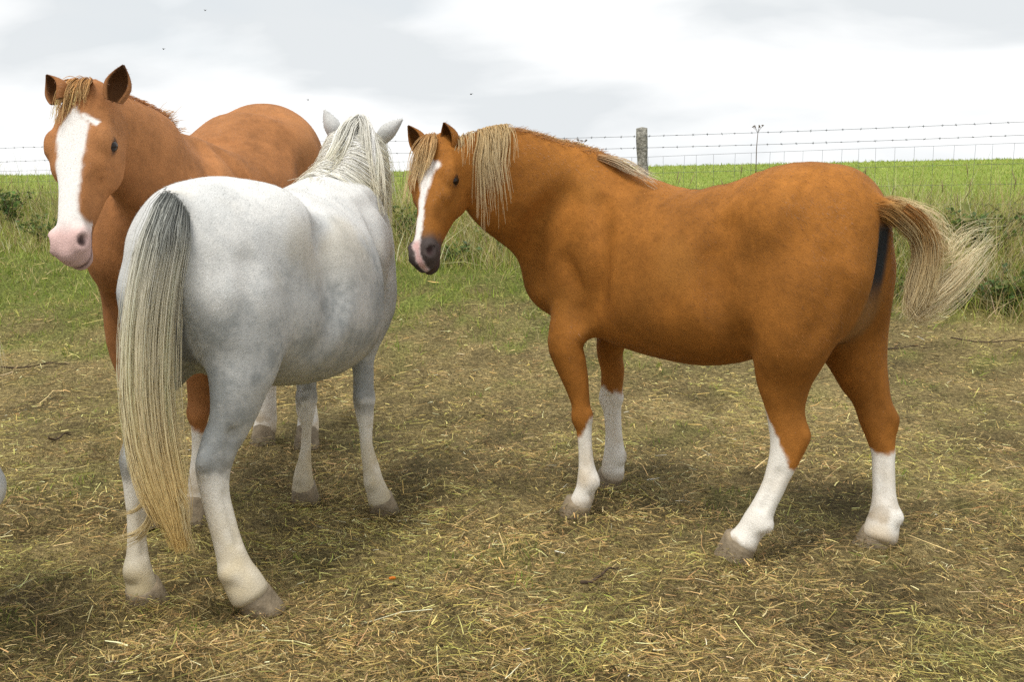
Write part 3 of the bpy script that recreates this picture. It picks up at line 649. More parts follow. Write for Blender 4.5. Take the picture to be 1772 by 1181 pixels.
def pony_grey():
    F = Frame((-.82, 3.70), (.271, .963)); L = lambda px, py, Y: F.loc(at_y(px, py, Y))
    h = dict(F=F)
    h['torso'] = [
        [-.40, 1.295, .74, .215, 0, .56], [-.30, 1.31, .73, .265, 0, .52], [-.14, 1.285, .635, .325, 0, .45], [.03, 1.262, .59, .338, 0, .42], [.18, 1.258, .58, .328, 0, .42],
        [.32, 1.275, .61, .30, 0, .44], [.43, 1.285, .65, .26, 0, .46], [.52, 1.25, .68, .22, 0, .45], [.60, 1.16, .72, .18, 0, .47]]
    h['muscle'] = [([.52, .13, .98], [.19, .085, .25], .09), ([.52, -.13, .98], [.19, .085, .25], .09),
                   ([-.28, .17, 1.13], [.12, .10, .12], .10), ([-.28, -.17, 1.13], [.12, .10, .12], .10)]
    h['cuts'] = [([.36, .33, .80], [.07, .07, .15], .08), ([.36, -.33, .80], [.07, .07, .15], .08), ([-.71, 0, .87], [.15, .035, .30], .07), ([-.18, .37, 1.03], [.09, .06, .16], .10), ([-.18, -.37, 1.03], [.09, .06, .16], .10)]
    th = lambda s: [[-.40, s*.08, 1.07, .135, .18, .18], [-.40, s*.12, .95, .14, .19, .20], [-.405, s*.14, .83, .120, .115, .150]]
    fo = lambda s: [[.54, s*.12, .93, .085, .13, .13], [.52, s*.15, .80, .08, .11, .11]]
    h['legs'] = [
        dict(top=fo(1), Y0=4.28, ground=(525, 869), knee=1, fet=6, rows=[(530, 655, 20), (529, 690, 19.5), (529, 712, 18), (530, 740, 12.5), (529, 769, 12), (526, 798, 15), (525, 825, 18), (525, 848, 22)]),
        dict(top=fo(-1), Y0=4.14, ground=(661, 886), knee=2, fet=7, rows=[(628, 612, 24), (629, 650, 20), (629, 690, 20), (631, 715, 18), (633, 742, 15), (634, 775, 14.5), (641, 806, 17), (646, 829, 18), (653, 852, 21), (658, 868, 23)]),
        dict(top=th(1)+[[-.41, .18, .73, .105, .125, .125]], Y0=3.30, ground=(247, 1045), k=.045, hock=3, fet=8, rows=[(262, 660, 48, .8), (246, 715, 34), (236, 765, 27), (233, 795, 27), (234, 833, 23), (235, 875, 20), (236, 918, 19.5), (237, 952, 21), (238, 981, 25), (243, 1007, 28), (246, 1028, 29)]),
        dict(top=th(-1)+[[-.425, -.14, .735, .098, .090, .110]], Y0=3.22, ground=(450, 1058), k=.045, hock=4, fet=9, rows=[(416, 660, 56, .85), (408, 706, 50, .8), (395, 740, 45, .8), (380, 769, 42, .8), (371, 799, 40, .8), (369, 826, 34, .85), (373, 860, 29, .9), (382, 898, 27), (394, 940, 27), (407, 981, 31), (420, 1007, 36), (433, 1030, 37)])]
    R_ = lambda a: np.array([math.sin(a), -math.cos(a), 0])
    h['neck'] = [
        [[.40, 0, 1.00], .17, .24, .25, R_(0)], [[.57, 0, 1.10], .135, .235, .23, R_(0)], [L(612, 335, 4.36), .11, .17, .20, R_(0)],
        [L(616, 285, 4.46), .09, .13, .16, R_(0)], [L(620, 250, 4.52), .075, .09, .11, R_(-.1)]]
    poll = L(619, 212, 4.55)
    nose = F.dloc(nrm([.00, .60, -.80])); face = F.dloc(nrm([.0, .72, .70]))
    h['head'] = dict(poll=poll, nose=nose, face=face, len=.53)
    h['ears'] = [(L(586, 242, 4.52), L(561, 190, 4.50), F.dloc([-.2, .9, 0]), .029), (L(655, 246, 4.52), L(697, 206, 4.48), F.dloc([.5, .8, 0]), .028)]
    h['dock'] = [([[-.50, 0, 1.20], L(292, 362, 3.13), L(284, 390, 3.07), L(275, 440, 3.05), L(270, 500, 3.05)], RIGHT, [.05, .042, .034, .026, .012])]
    return h
def pony_edge():
    F = Frame((-2.099, 2.82), (-1., .05)); h = pony_grey(); h['F'] = F; R_ = lambda a: np.array([math.sin(a), -math.cos(a), 0])
    g = h['legs']; hr = lambda s, dx: [(-.40+dx*.3, s*.17, .66, .085, .8), (-.50+dx*.7, s*.17, .56, .062, .8), (-.575+dx, s*.165, .46, .052, .8), (-.56+dx*.8, s*.16, .38, .036, 1), (-.54+dx*.5, s*.16, .26, .032, 1), (-.52+dx*.2, s*.16, .14, .040, 1), (-.49+dx*.1, s*.16, .09, .042, 1)]
    fr = lambda s: [(.52, s*.15, .62, .06, .9), (.52, s*.15, .46, .046, 1), (.525, s*.15, .40, .044, 1), (.52, s*.15, .28, .032, 1), (.52, s*.15, .15, .040, 1), (.535, s*.15, .09, .042, 1)]
    h['legs'] = [dict(top=g[0]['top'], lrows=fr(1), lground=[.54, .15, 0]), dict(top=g[1]['top'], lrows=fr(-1), lground=[.54, -.15, 0]),
                 dict(top=g[2]['top'][:3], lrows=hr(1, .05), lground=[-.45, .16, 0], k=.06), dict(top=g[3]['top'][:3], lrows=hr(-1, -.06), lground=[-.50, -.16, 0], k=.06)]
    h['neck'] = [[[.40, 0, 1.00], .17, .24, .25, R_(0)], [[.57, 0, 1.04], .135, .225, .23, R_(0)], [[.75, 0, 1.05], .11, .17, .20, R_(0)], [[.88, 0, 1.06], .09, .13, .16, R_(0)], [[.97, 0, 1.06], .075, .09, .11, R_(0)]]
    h['head'] = dict(poll=[1.02, 0, 1.13], nose=[.55, 0, -.83], face=[.8, 0, .5], len=.53)
    h['ears'] = [([1.00, s*.06, 1.12], [1.02, s*.10, 1.24], [.8, s*.5, 0], .03) for s in (1, -1)]
    h['dock'] = []
    return h
def horse_left():
    F = Frame((-1.20, 4.63), (-.155, -.988)); L = lambda px, py, Y: F.loc(at_y(px, py, Y))
    h = dict(F=F, tall=1.17)
    h['torso'] = [
        [-.46, 1.63, .87, .26, .02, .56], [-.36, 1.625, .82, .30, .02, .50], [-.18, 1.535, .77, .32, 0, .46], [0, 1.45, .745, .335, 0, .43], [.17, 1.415, .75, .325, 0, .43],
        [.32, 1.43, .77, .29, 0, .45], [.45, 1.445, .80, .25, 0, .46], [.56, 1.42, .83, .225, 0, .45], [.65, 1.34, .88, .19, 0, .47]]
    h['muscle'] = [([.58, .15, 1.10], [.20, .10, .26], .09), ([.58, -.15, 1.10], [.20, .10, .26], .09), ([.72, .09, 1.02], [.10, .09, .12], .08), ([.72, -.09, 1.02], [.10, .09, .12], .08),
                   ([-.33, .17, 1.40], [.12, .10, .12], .10), ([-.33, -.17, 1.40], [.12, .10, .12], .10)]
    h['cuts'] = [([.36, .33, .92], [.07, .07, .15], .08), ([.36, -.33, .92], [.07, .07, .15], .08), ([-.78, 0, 1.12], [.15, .035, .30], .07), ([-.2, .37, 1.25], [.09, .06, .16], .10), ([-.2, -.37, 1.25], [.09, .06, .16], .10)]
    th = lambda s: [[-.46, s*.10, 1.32, .15, .18, .20], [-.46, s*.135, 1.16, .145, .20, .225], [-.46, s*.15, 1.0, .125, .18, .20], [-.46, s*.14, .86, .10, .14, .15]]
    fo = lambda s: [[.60, s*.12, 1.06, .09, .13, .13], [.58, s*.15, .90, .085, .11, .11]]
    h['legs'] = [
        dict(top=fo(1), Y0=4.10, ground=(343, 897), knee=3, fet=6, rows=[(346, 600, 34), (346, 650, 26), (346, 690, 23), (345, 715, 21), (345, 745, 16), (344, 790, 15), (344, 825, 19), (343, 850, 20), (343, 872, 24)]),
        dict(top=fo(-1), Y0=4.06, ground=(262, 900), knee=3, fet=6, rows=[(215, 590, 32), (228, 650, 25), (237, 690, 22), (242, 715, 20), (247, 745, 16), (252, 790, 15), (257, 825, 19), (260, 850, 20), (262, 875, 24)]),
        dict(top=th(1), Y0=5.30, ground=(533, 770), k=.045, hock=2, fet=5, rows=[(520, 560, 30), (524, 600, 26), (527, 632, 24), (529, 660, 19), (531, 690, 17), (533, 722, 19), (533, 745, 21)]),
        dict(top=th(-1), Y0=5.35, ground=(457, 766), k=.045, hock=2, fet=5, rows=[(458, 560, 30), (461, 600, 26), (463, 632, 24), (463, 660, 19), (463, 690, 17), (461, 722, 19), (458, 745, 22)])]
    R_ = lambda a: np.array([math.sin(a), -math.cos(a), 0])
    h['neck'] = [
        [[.40, 0, 1.18], .18, .24, .28, R_(0)], [[.64, 0, 1.25], .145, .225, .27, R_(0)], [L(258, 290, 3.86), .115, .20, .21, R_(-.05)],
        [L(208, 245, 3.68), .098, .155, .16, R_(-.1)], [L(165, 208, 3.54), .08, .11, .12, R_(-.1)]]
    poll = L(131, 162, 3.46)
    nose = F.dloc(nrm([.03, -.42, -.91])); face = F.dloc(nrm([-.20, -.93, .42]))
    h['head'] = dict(poll=poll, nose=nose, face=face, len=.53, wide=1.14, muz=.79)
    h['ears'] = [(L(196, 175, 3.44), L(214, 112, 3.45), F.dloc([.25, -.9, 0]), .036), (L(101, 175, 3.44), L(80, 129, 3.45), F.dloc([-.5, -.8, 0]), .034)]
    return h
# ================================================================ hair
def strands(Pc, r0, r1, col):
    """Pc (n,m,3) centre lines, col (n,m,3): thin three-sided tapering hairs"""
    n, m, _ = Pc.shape; T = nrm(np.gradient(Pc, axis=1)); S = nrm(np.cross(T, nrm(rng.normal(size=(n, 1, 3))))); U = np.cross(S, T)
    r = np.linspace(0, 1, m)[None, :]; r = (np.reshape(r0, (-1, 1))*(1-r**2)+np.reshape(r1, (-1, 1))*r**2)[..., None]; V = []
    for k in range(3):
        a = k*2*np.pi/3; V.append(Pc+r*(math.cos(a)*S+math.sin(a)*U))
    V = np.stack(V, 2).reshape(-1, 3); b = (np.arange(n)[:, None]*m*3+np.arange(m-1)[None]*3).reshape(-1, 1)
    F = np.concatenate([b+np.array([k, (k+1) % 3, 3+(k+1) % 3, 3+k]) for k in range(3)])
    return V, F, np.repeat(col.reshape(-1, 3), 3, 0)
def bundle(center, spread, n, clumps=14, m=12, cut=(.7, 1.), wig=.012, intra=.3, flat=1.):
    K = np.hstack([np.asarray(center, float), np.asarray(spread, float)[:, None]]); D = crom(K, 8); s_all = np.linspace(0, 1, len(D))
    T = nrm(np.gradient(D[:, :3], axis=0)); A = nrm(np.cross(T, np.array([.15, 1., .05]))); B = np.cross(A, T)
    ang = rng.random(clumps)*2*np.pi; rad = np.sqrt(rng.random(clumps)); cl = np.stack([rad*np.cos(ang), rad*np.sin(ang)*flat], 1); k = rng.integers(0, clumps, n)
    o = cl[k]; io = rng.normal(0, 1, (n, 2))*intra; end = rng.uniform(*cut, n); t = np.linspace(0, 1, m)[None]*end[:, None]
    g = lambda a: np.stack([np.interp(t, s_all, a[:, i]) for i in range(a.shape[1])], -1)
    P, a_, b_ = g(D[:, :3]), g(A), g(B); sp = np.interp(t, s_all, D[:, 3])
    ph = rng.random((clumps, 2))*6.28; fr = rng.uniform(4, 9, (clumps, 2))
    w1 = np.sin(fr[k, 0][:, None]*t+ph[k, 0][:, None])*wig*t; w2 = np.sin(fr[k, 1][:, None]*t+ph[k, 1][:, None])*wig*t
    j = rng.normal(0, .5*wig, (n, 1))*t**2
    ox = (o[:, :1]+io[:, :1]*(1.05-.55*t))*sp+w1+j; oy = (o[:, 1:]+io[:, 1:]*flat*(1.05-.55*t))*sp+w2+rng.normal(0, .5*wig, (n, 1))*t**2
    return P+a_*ox[..., None]+b_*oy[..., None], t, k
def grad(t, stops):
    p = [s[0] for s in stops]; c = np.array([s[1] for s in stops], float); return np.stack([np.interp(t, p, c[:, i]) for i in range(3)], -1)
def tone(c, k, amt=.16, seed=3):
    r = np.exp(np.random.default_rng(seed).normal(0, amt, 400))[k % 400]*np.exp(rng.normal(0, amt*.8, len(k))); return np.clip(c*r[:, None, None], 0, .92)
def neck_hair(sw, f0, f1, n, length, sg, lift=.012, jit=.02, m=9, back=0., th_max=1.35):
    """hair that leaves the crest and falls over one side of the neck (sg: +1 right, -1 left)"""
    f = rng.uniform(f0, f1, n)*(len(sw.P)-1); i = np.arange(len(sw.P)); I3 = lambda a, q: np.stack([np.interp(q, i, a[:, c]) for c in range(3)], -1)
    L = length*np.exp(rng.normal(0, .22, n)); l = np.linspace(0, 1, m)[None]*L[:, None]
    fb = np.clip(f[:, None]-back*l*len(sw.P), 0, len(sw.P)-1); P, U, S = I3(sw.P, fb), I3(sw.U, fb), I3(sw.S, fb); tt, ww = np.interp(fb, i, sw.t), np.interp(fb, i, sw.w)
    th = l/(tt*1.05); thc = np.minimum(th, th_max); lf = lift*(.5+rng.random((n, 1)))*(.3+np.minimum(l/.05, 1.))
    p = P+U*((tt+lf)*np.cos(thc))[..., None]+S*(sg*(ww+lf)*np.sin(thc))[..., None]
    p[..., 2] -= np.maximum(th-th_max, 0)*tt; ck = rng.integers(0, max(4, n//45), n); cj = rng.normal(0, jit, (400, 2))[ck % 400]
    s = np.linspace(0, 1, m)[None, :, None]; p[..., :1] += (cj[:, :1, None]+rng.normal(0, jit*.35, (n, 1, 1)))*s; p[..., 1:2] += (cj[:, 1:, None]*.4)*s
    p += S*sg*(np.abs(rng.normal(0, .006, (n, 1, 1)))*s)
    return p, np.broadcast_to(s[..., 0], (n, m)), ck
def crest_fuzz(sw, f0, f1, n, length, m=5, lean=.35):
    f = rng.uniform(f0, f1, n)*(len(sw.P)-1); i = np.arange(len(sw.P)); I3 = lambda a: np.stack([np.interp(f, i, a[:, c]) for c in range(3)], -1)
    P, U, S, T = I3(sw.P), I3(sw.U), I3(sw.S), I3(sw.T); tt = np.interp(f, i, sw.t); o = rng.normal(0, .016, n)
    base = P+U*(tt-.008)[:, None]+S*o[:, None]; d = nrm(U+S*(o*14+rng.normal(0, .25, n))[:, None]-T*(lean+rng.normal(0, .2, n))[:, None]); L = length*np.exp(rng.normal(0, .3, n))
    s = np.linspace(0, 1, m); p = base[:, None]+d[:, None]*(L[:, None]*s)[..., None]-T[:, None]*(L[:, None]*.4*s*s)[..., None]; return p, np.broadcast_to(s, (n, m)), rng.integers(0, 60, n)
# ================================================================ coats
def head_coords(h, V):
    P0, T, S, U, s_, wd = h['hframe']; q = (V-P0)/s_; return q@T, (q@S)/wd, q@U
def leg_of(h, V):                         # index of the nearest leg below the body and the offset from its line
    best = np.full(len(V), 9.); idx = np.zeros(len(V), int); dx = np.zeros(len(V))
    for k, pos in enumerate(h['leg_line']):
        o = np.argsort(pos[:, 2]); cx = np.interp(V[:, 2], pos[o, 2], pos[o, 0]); cy = np.interp(V[:, 2], pos[o, 2], pos[o, 1]); d = np.hypot(V[:, 0]-cx, V[:, 1]-cy)
        m = d < best; best[m] = d[m]; idx[m] = k; dx[m] = (V[:, 0]-cx)[m]
    return idx, dx
def lerp(a, b, t): return a*(1-t[:, None])+np.asarray(b, float)*t[:, None]
def coat(h, V, Nn):
    kind = h['kind']; s, u, v = head_coords(h, V); onhead = (s > -.03) & (s < .66) & (np.abs(u) < .16) & (v > -.26) & (v < .08)
    hd = onhead.astype(float); n1, n2, n3 = fbm(V, 6., 1), fbm(V, 22., 2), fbm(V, 70., 3, 2); leg, dx = leg_of(h, V); z = V[:, 2]
    if kind in 'BL':
        base = np.array([.330, .130, .025]) if kind == 'B' else np.array([.375, .162, .060])
        c = base*(.60+.70*n1+.40*(n2-.5))[:, None]*(1+.35*(n3-.5))[:, None]
        c = lerp(c, base*np.array([1.25, 1.4, 1.6]), .35*sstep(.5, .75, fbm(V, 4., 12)))
        white = np.array([.80, .77, .71]); sock = h['sock']; jag = (fbm(V, 30., 8)-.5)
        wm = np.zeros(len(V))
        for k in range(4):
            zt, sl_ = sock[k]; m = leg == k; wm[m] = sstep(.012, -.012, z[m]-(zt+sl_*np.clip(dx[m], -.07, .07)+jag[m]*.07))
        c = lerp(c, white*(.85+.25*n2.mean()), wm); c = lerp(c, [.60, .50, .36], wm*sstep(.42, .62, n1)*sstep(.36, .12, z)*.8); c = lerp(c, [.34, .25, .14], wm*sstep(.55, .68, fbm(V, 13., 44))*sstep(.24, .10, z)*.6)
        c = lerp(c, [.30, .22, .12], wm*sstep(.085, .05, z)*.6)
        if kind == 'B':
            hw = np.interp(s, [.055, .09, .13, .17, .22, .30, .42, .50, .58], [0, .030, .040, .034, .022, .018, .019, .015, .010]); uc = np.interp(s, [.08, .2, .35, .5, .6], [.000, .010, .012, .008, -.012])
            dark = sstep(.40, .475, s+jag*.05)*hd
            c = lerp(c, [.055, .050, .052], dark*.95)
            bl = sstep(.006, -.006, np.abs(u-uc)-hw-jag*.026-(n1-.5)*.02)*hd*(v > -.07)
            bl = np.maximum(bl, sstep(.006, -.006, np.hypot((s-.115)/1., (u+.036))-.022-jag*.02)*hd*(v > -.07))
            c = lerp(c, [.80, .77, .74], bl); c = lerp(c, [.60, .38, .36], bl*sstep(.455, .49, s))
        else:
            hw = np.interp(s, [.04, .075, .11, .17, .25, .34, .42, .47, .52, .60], [0, .020, .047, .049, .042, .038, .043, .060, .09, .1]); uc = np.interp(s, [.05, .2, .4, .6], [.0, .006, .010, .006])
            side = sstep(.40, .46, s+jag*.04)*sstep(.0, .03, -u+.015)*hd
            c = lerp(c, [.075, .065, .062], sstep(.42, .47, s)*hd*sstep(-.03, -.055, u)*.9)
            bl = sstep(.006, -.006, np.abs(u-uc)-hw-jag*.016-(n1-.5)*.012)*hd*(v > -.085)
            fl = sstep(.005, -.005, np.abs((s-.085)-(-u-.03)*.65)-.009-jag*.02)*(u < -.02)*(u > -.074)*hd*(v > -.08)
            c = lerp(c, [.80, .77, .74], np.maximum(bl, fl)); c = lerp(c, np.array([.68, .47, .44]), np.maximum(bl, sstep(.50, .53, s)*hd*(u > -.055))*sstep(.43, .50, s+.05*(n2-.5))*hd)
        if kind == 'B': c = lerp(c, [.50, .30, .11], sstep(-.60, -.66, V[:, 0])*sstep(1.06, 1.14, z))
        # bare dark skin between the buttocks
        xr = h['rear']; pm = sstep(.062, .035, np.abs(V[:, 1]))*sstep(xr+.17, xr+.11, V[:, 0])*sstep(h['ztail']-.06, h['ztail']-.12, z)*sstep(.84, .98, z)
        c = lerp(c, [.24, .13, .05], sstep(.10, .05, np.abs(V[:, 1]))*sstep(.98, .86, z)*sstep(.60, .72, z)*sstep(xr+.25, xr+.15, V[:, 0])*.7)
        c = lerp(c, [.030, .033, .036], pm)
    else:
        c = np.array([.68, .682, .67])*(.88+.24*n2)[:, None]
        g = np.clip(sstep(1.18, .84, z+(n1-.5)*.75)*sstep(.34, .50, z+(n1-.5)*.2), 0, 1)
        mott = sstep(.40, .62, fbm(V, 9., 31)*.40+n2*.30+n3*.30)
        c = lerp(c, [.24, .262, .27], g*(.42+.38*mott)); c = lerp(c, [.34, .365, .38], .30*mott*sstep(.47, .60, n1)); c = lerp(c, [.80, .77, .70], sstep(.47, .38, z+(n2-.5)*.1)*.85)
        knee = sstep(.09, .0, np.abs(z-.43))*sstep(.42, .6, n2); c = lerp(c, [.20, .19, .16], knee*.55)
        c = lerp(c, [.56, .47, .30], sstep(.42, .16, z)*(.45+.45*sstep(.36, .58, n1))); c = lerp(c, [.36, .29, .16], sstep(.16, .05, z)*.5)
        c = lerp(c, [.62, .55, .40], .35*sstep(.56, .70, fbm(V, 3., 55))*sstep(.9, 1.1, z))
        c = lerp(c, [.10, .10, .105], sstep(.44, .52, s)*hd); c = lerp(c, [.055, .060, .055], h['dockmask'](V))
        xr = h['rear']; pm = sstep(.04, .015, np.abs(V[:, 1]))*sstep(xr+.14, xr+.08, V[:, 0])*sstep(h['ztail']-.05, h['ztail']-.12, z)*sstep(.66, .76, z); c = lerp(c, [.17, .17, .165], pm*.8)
    # eyelids
    ed = np.hypot(np.hypot((s-.178)*.72, (v+.063)*1.25), (np.abs(u)-.105)*.6); c = lerp(c, [.028, .020, .017], sstep(.030, .014, ed)*hd*.9)
    nd = np.sqrt(((s-.524)/1.3)**2+((v+.018))**2+((np.abs(u)-.052)*.8)**2); c = lerp(c, [.04, .022, .022], sstep(.022, .010, nd)*hd*.95)
    lip = sstep(.010, .002, np.abs(v+.084+(s-.48)*.12))*(s > .465)*hd; c = lerp(c, [.10, .055, .055], lip*.75)
    return np.clip(c, .01, .86)
def flow(h, V):
    s, u, v = head_coords(h, V); P0, T, S, U, s_, wd = h['hframe']; f = np.tile(np.array([-.80, 0, -.50]), (len(V), 1)); low = sstep(.85, .6, V[:, 2])[:, None]
    f = f*(1-low)+np.array([-.12, 0, -1.])*low; hd = ((s > .0) & (s < .66) & (np.abs(u) < .16) & (v > -.26) & (v < .08)); f[hd] = T
    a = (fbm(V, 5., 70)-.5)*1.2; f[:, 1] += a; f[:, 2] += (fbm(V, 5., 71)-.5)*.8; return nrm(f)
def fur(h, V, Q, Nn, C, n, length=.012, width=.0013):
    A = np.linalg.norm(np.cross(V[Q[:, 2]]-V[Q[:, 0]], V[Q[:, 3]]-V[Q[:, 1]]), axis=1); k = rng.choice(len(Q), n, p=A/A.sum()); a, b = rng.random((2, n, 1)); q = Q[k]
    bi = lambda X: (X[q[:, 0]]*(1-a)+X[q[:, 1]]*a)*(1-b)+(X[q[:, 3]]*(1-a)+X[q[:, 2]]*a)*b
    P, Nv, c = bi(V), nrm(bi(Nn)), bi(C); s, u, v = head_coords(h, P)
    short = ((s > .30) & (s < .66) & (np.abs(u) < .15) & (v > -.24) & (v < .08)); keep = ~((s > .46) & (s < .66) & (np.abs(u) < .15) & (v > -.24) & (v < .08))
    ed = np.hypot(np.hypot(s-.177, v+.060), np.abs(u)-.10); keep &= ~((ed < .022))
    L = length*np.exp(rng.normal(0, .25, n))*np.where(short, .5, 1.)
    leg, dx = leg_of(h, P); feather = sstep(.24, .19, P[:, 2])*sstep(.0, -.02, dx); L = L*(1+1.3*feather*h.get('feather', .6)); L = L*(.35+.65*sstep(.05, .10, P[:, 2]))*(.55+.45*sstep(.45, .75, P[:, 2]))
    d = nrm(flow(h, P)); d = nrm(d-Nv*(d*Nv).sum(1, keepdims=True)); d = nrm(d+Nv*(np.abs(rng.normal(.14, .10, n)))[:, None]+rng.normal(0, .13, (n, 3)))
    sd = nrm(np.cross(d, Nv)); w_ = (width*np.exp(rng.normal(0, .2, n)))[:, None]
    f0 = np.array([-.85, 0, -.53]); al = P@f0; q2 = np.array([-.53, 0, .85]); st = vnoise(np.stack([al*15, P[:, 1]*70, (P@q2)*70], 1), 1., 91)*.6+vnoise(np.stack([al*50, P[:, 1]*240, (P@q2)*240], 1), 1., 92)*.4
    c = c*np.exp(rng.normal(0, .08, (n, 1)))*np.exp((st-.5)*.85)[:, None]; root = P-Nv*.002
    if h['kind'] in 'GE': c = c*np.where(rng.random(n) < .34, .78, 1.09)[:, None]
    else: c = c*np.where(rng.random(n) < .15, .72, 1.04)[:, None]
    X = np.stack([root-sd*w_/2, root+sd*w_/2, root+d*L[:, None]], 1)[keep]; m = len(X)
    return X.reshape(-1, 3), np.arange(m*3).reshape(-1, 3), np.repeat(np.clip(c[keep], 0, .9), 3, 0)
def hoof_mesh(h, g, top, r):
    n = 18; rings = []; off = np.array([top[0]-g[0], top[1]-g[1], 0]); zt = max(top[2]+.016, .055)
    toe = nrm(np.array([1., 0, 0])) 
    for t, k in ((0, 1.26), (.06, 1.30), (.35, 1.19), (.7, 1.08), (1., 1.0), (1.05, .80)):
        a = np.arange(n)/n*2*np.pi; fx = np.cos(a); fwd = np.where(fx > 0, 1.18, .98)
        x = g[0]+off[0]*t+.026*(1-t)+r*k*fx*fwd; y = g[1]+off[1]*t+r*k*.98*np.sin(a); z = np.full(n, -.012+(zt+.012)*t)+np.where(t > .3, .018*fx*t, 0); rings.append(np.stack([x, y, z], 1))
    V = np.vstack(rings); Q = [[i*n+j, i*n+(j+1) % n, (i+1)*n+(j+1) % n, (i+1)*n+j] for i in range(len(rings)-1) for j in range(n)]
    V = np.vstack([V, rings[0].mean(0), rings[-1].mean(0)]); k = n*len(rings); Tn = [[(j+1) % n, j, k] for j in range(n)]+[[k-n+j, k-n+(j+1) % n, k+1] for j in range(n)]
    return V, [np.array(Q), np.array(Tn)]
def eye_mesh(c, T, S, U, r):
    V, F = [], []; a, b = 14, 9
    for i in range(b+1):
        th = math.pi*i/b
        for j in range(a):
            ph = 2*math.pi*j/a; V.append(c+r*(1.15*T*math.sin(th)*math.cos(ph)+.92*U*math.sin(th)*math.sin(ph)+1.0*S*math.cos(th)))
    for i in range(b):
        for j in range(a): F.append([i*a+j, i*a+(j+1) % a, (i+1)*a+(j+1) % a, (i+1)*a+j])
    return np.array(V), [np.array(F)]
def animal(h, name, label, vox, nfur, group='ponies and horses in the paddock'):
    pr = build_prims(h); V, Q = mesh_field(pr, vox); F = h['F']; kz = h.get('tall', 1.); mk = sstep(.52*kz, .64*kz, V[:, 2])*sstep(1.0*kz, .86*kz, V[:, 2])*sstep(-.10, -.20, V[:, 0])*sstep(-.68, -.58, V[:, 0]); V = relax(V, Q, mk, int(30*(.009/vox)**2)); h['leg_line'] = [np.array(x) for x in h['leg_pts']]
    Nn = vert_normals(V, Q); C = coat(h, V, Nn)
    root = link(name, None, loc=tuple(F.O), yaw=F.yaw, label=label, category='horse', group=group)
    Va, Qa, Ca = [V], [Q], [C]; o = len(V)
    for b, tp, od, W in h['ears']:
        v, q, inn = ear_mesh(b, tp, od, W); c = coat(h, v, v)*0+(C[np.argmin(((V-np.array(b))**2).sum(1))])
        c = c*.85; c[inn] *= h.get('earin', .45); tipk = sstep(.6, 1., ((v-np.array(b))@nrm(np.array(tp)-np.array(b)))/np.linalg.norm(np.array(tp)-np.array(b))); c = c*(1-.35*tipk[:, None]*h.get('eartip', 1))
        Va.append(v); Qa.append(q+o); Ca.append(c); o += len(v)
    V2, Q2, C2 = np.vstack(Va), np.vstack(Qa), np.vstack(Ca)
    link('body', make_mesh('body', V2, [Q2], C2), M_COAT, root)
    if nfur:
        v, f, c = fur(h, V2, Q2, vert_normals(V2, Q2), C2, nfur, h.get('flen', .011)); link('coat_hair', make_mesh('coat_hair', v, [f], c, False), M_FUR, root)
    for g, top, L in h['hoof_at']:
        r = L.get('hoof_r', .051 if 'hock' in L else .047); v, fs = hoof_mesh(h, g, top, r); link('hoof', make_mesh('hoof', v, fs), M_HOOF, root)
    P0, T, S, U, s_, wd = h['hframe']
    for sg in (-1, 1):
        c = P0+s_*(.178*T+sg*(.0925*wd)*S-.062*U); A_ = nrm(.60*T+.80*U); B_ = np.cross(A_, S*sg); v, fs = eye_mesh(c, A_*1.2, S*sg, B_*1.05, .0215*s_); link('eye', make_mesh('eye', v, fs), M_EYE, root)
    return root
def hair_part(name, sets, root, r0=.0011, r1=.0004, label=None):
    V, Fc, C, o = [], [], [], 0
    for st_ in sets:
        p, col = st_[:2]; k_ = st_[2] if len(st_) > 2 else 1.
        v, f, c = strands(p, r0*k_*np.exp(rng.normal(0, .2, len(p))), r1*(k_ if k_ < 2 else 1), col); V.append(v); Fc.append(f+o); C.append(c); o += len(v)
    ob = link(name, make_mesh(name, np.vstack(V), [np.vstack(Fc)], np.vstack(C), True), M_MANE, root)
    if label: ob['label'] = label
    return ob
BLOND = [(0, (.46, .27, .10)), (.25, (.62, .44, .21)), (.7, (.72, .56, .31)), (1, (.70, .56, .34))]
# ---------------------------------------------------------------- the small chestnut on the right
hB = pony_right(); hB.update(kind='B', sock=[(.315, -1.6), (.425, 0), (.405, 1.7), (.335, 0)], rear=-.60, ztail=1.24, flen=.013)
FB = hB['F']; LB = lambda px, py, Y: FB.loc(at_y(px, py, Y))
rB = animal(hB, 'chestnut_pony', 'small chestnut pony with thin blaze, white socks and tail blown out, on the right', VOX, 240000)
sw = hB['neck_sw']
def colour(p, t, k, stops, amt=.08): return tone(grad(t, stops), k, amt)
sets = []
p, t, k = neck_hair(sw, .635, .79, 330, .29, -1, .015, .030, 11); sets.append((p, colour(p, t, k, BLOND)))
p, t, k = neck_hair(sw, .79, .97, 46, .14, -1, .012, .03, 9); sets.append((p, colour(p, t, k, BLOND)))
p, t, k = neck_hair(sw, .25, .90, 260, .22, 1, .004, .02, 8); sets.append((p, colour(p, t, k, BLOND)))
p, t, k = crest_fuzz(sw, .2, .80, 1300, .014); sets.append((p, colour(p, t, k, [(0, (.34, .13, .03)), (1, (.42, .22, .08))])))
p, t, k = bundle([LB(1035, 272, 4.16), LB(1075, 283, 4.12), LB(1110, 300, 4.07), LB(1144, 321, 4.02)], [.008, .016, .020, .018], 110, 24, 9, (.4, 1.), .010); sets.append((p, colour(p, t, k, [(0, (.42, .22, .08)), (.35, (.66, .52, .34)), (1, (.74, .66, .52))])))
hair_part('mane', sets, rB)
P0, T, S, U, s_, wd = hB['hframe']; hat = lambda s, u, v: P0+s_*(s*T+u*wd*S+v*U)
sets = []
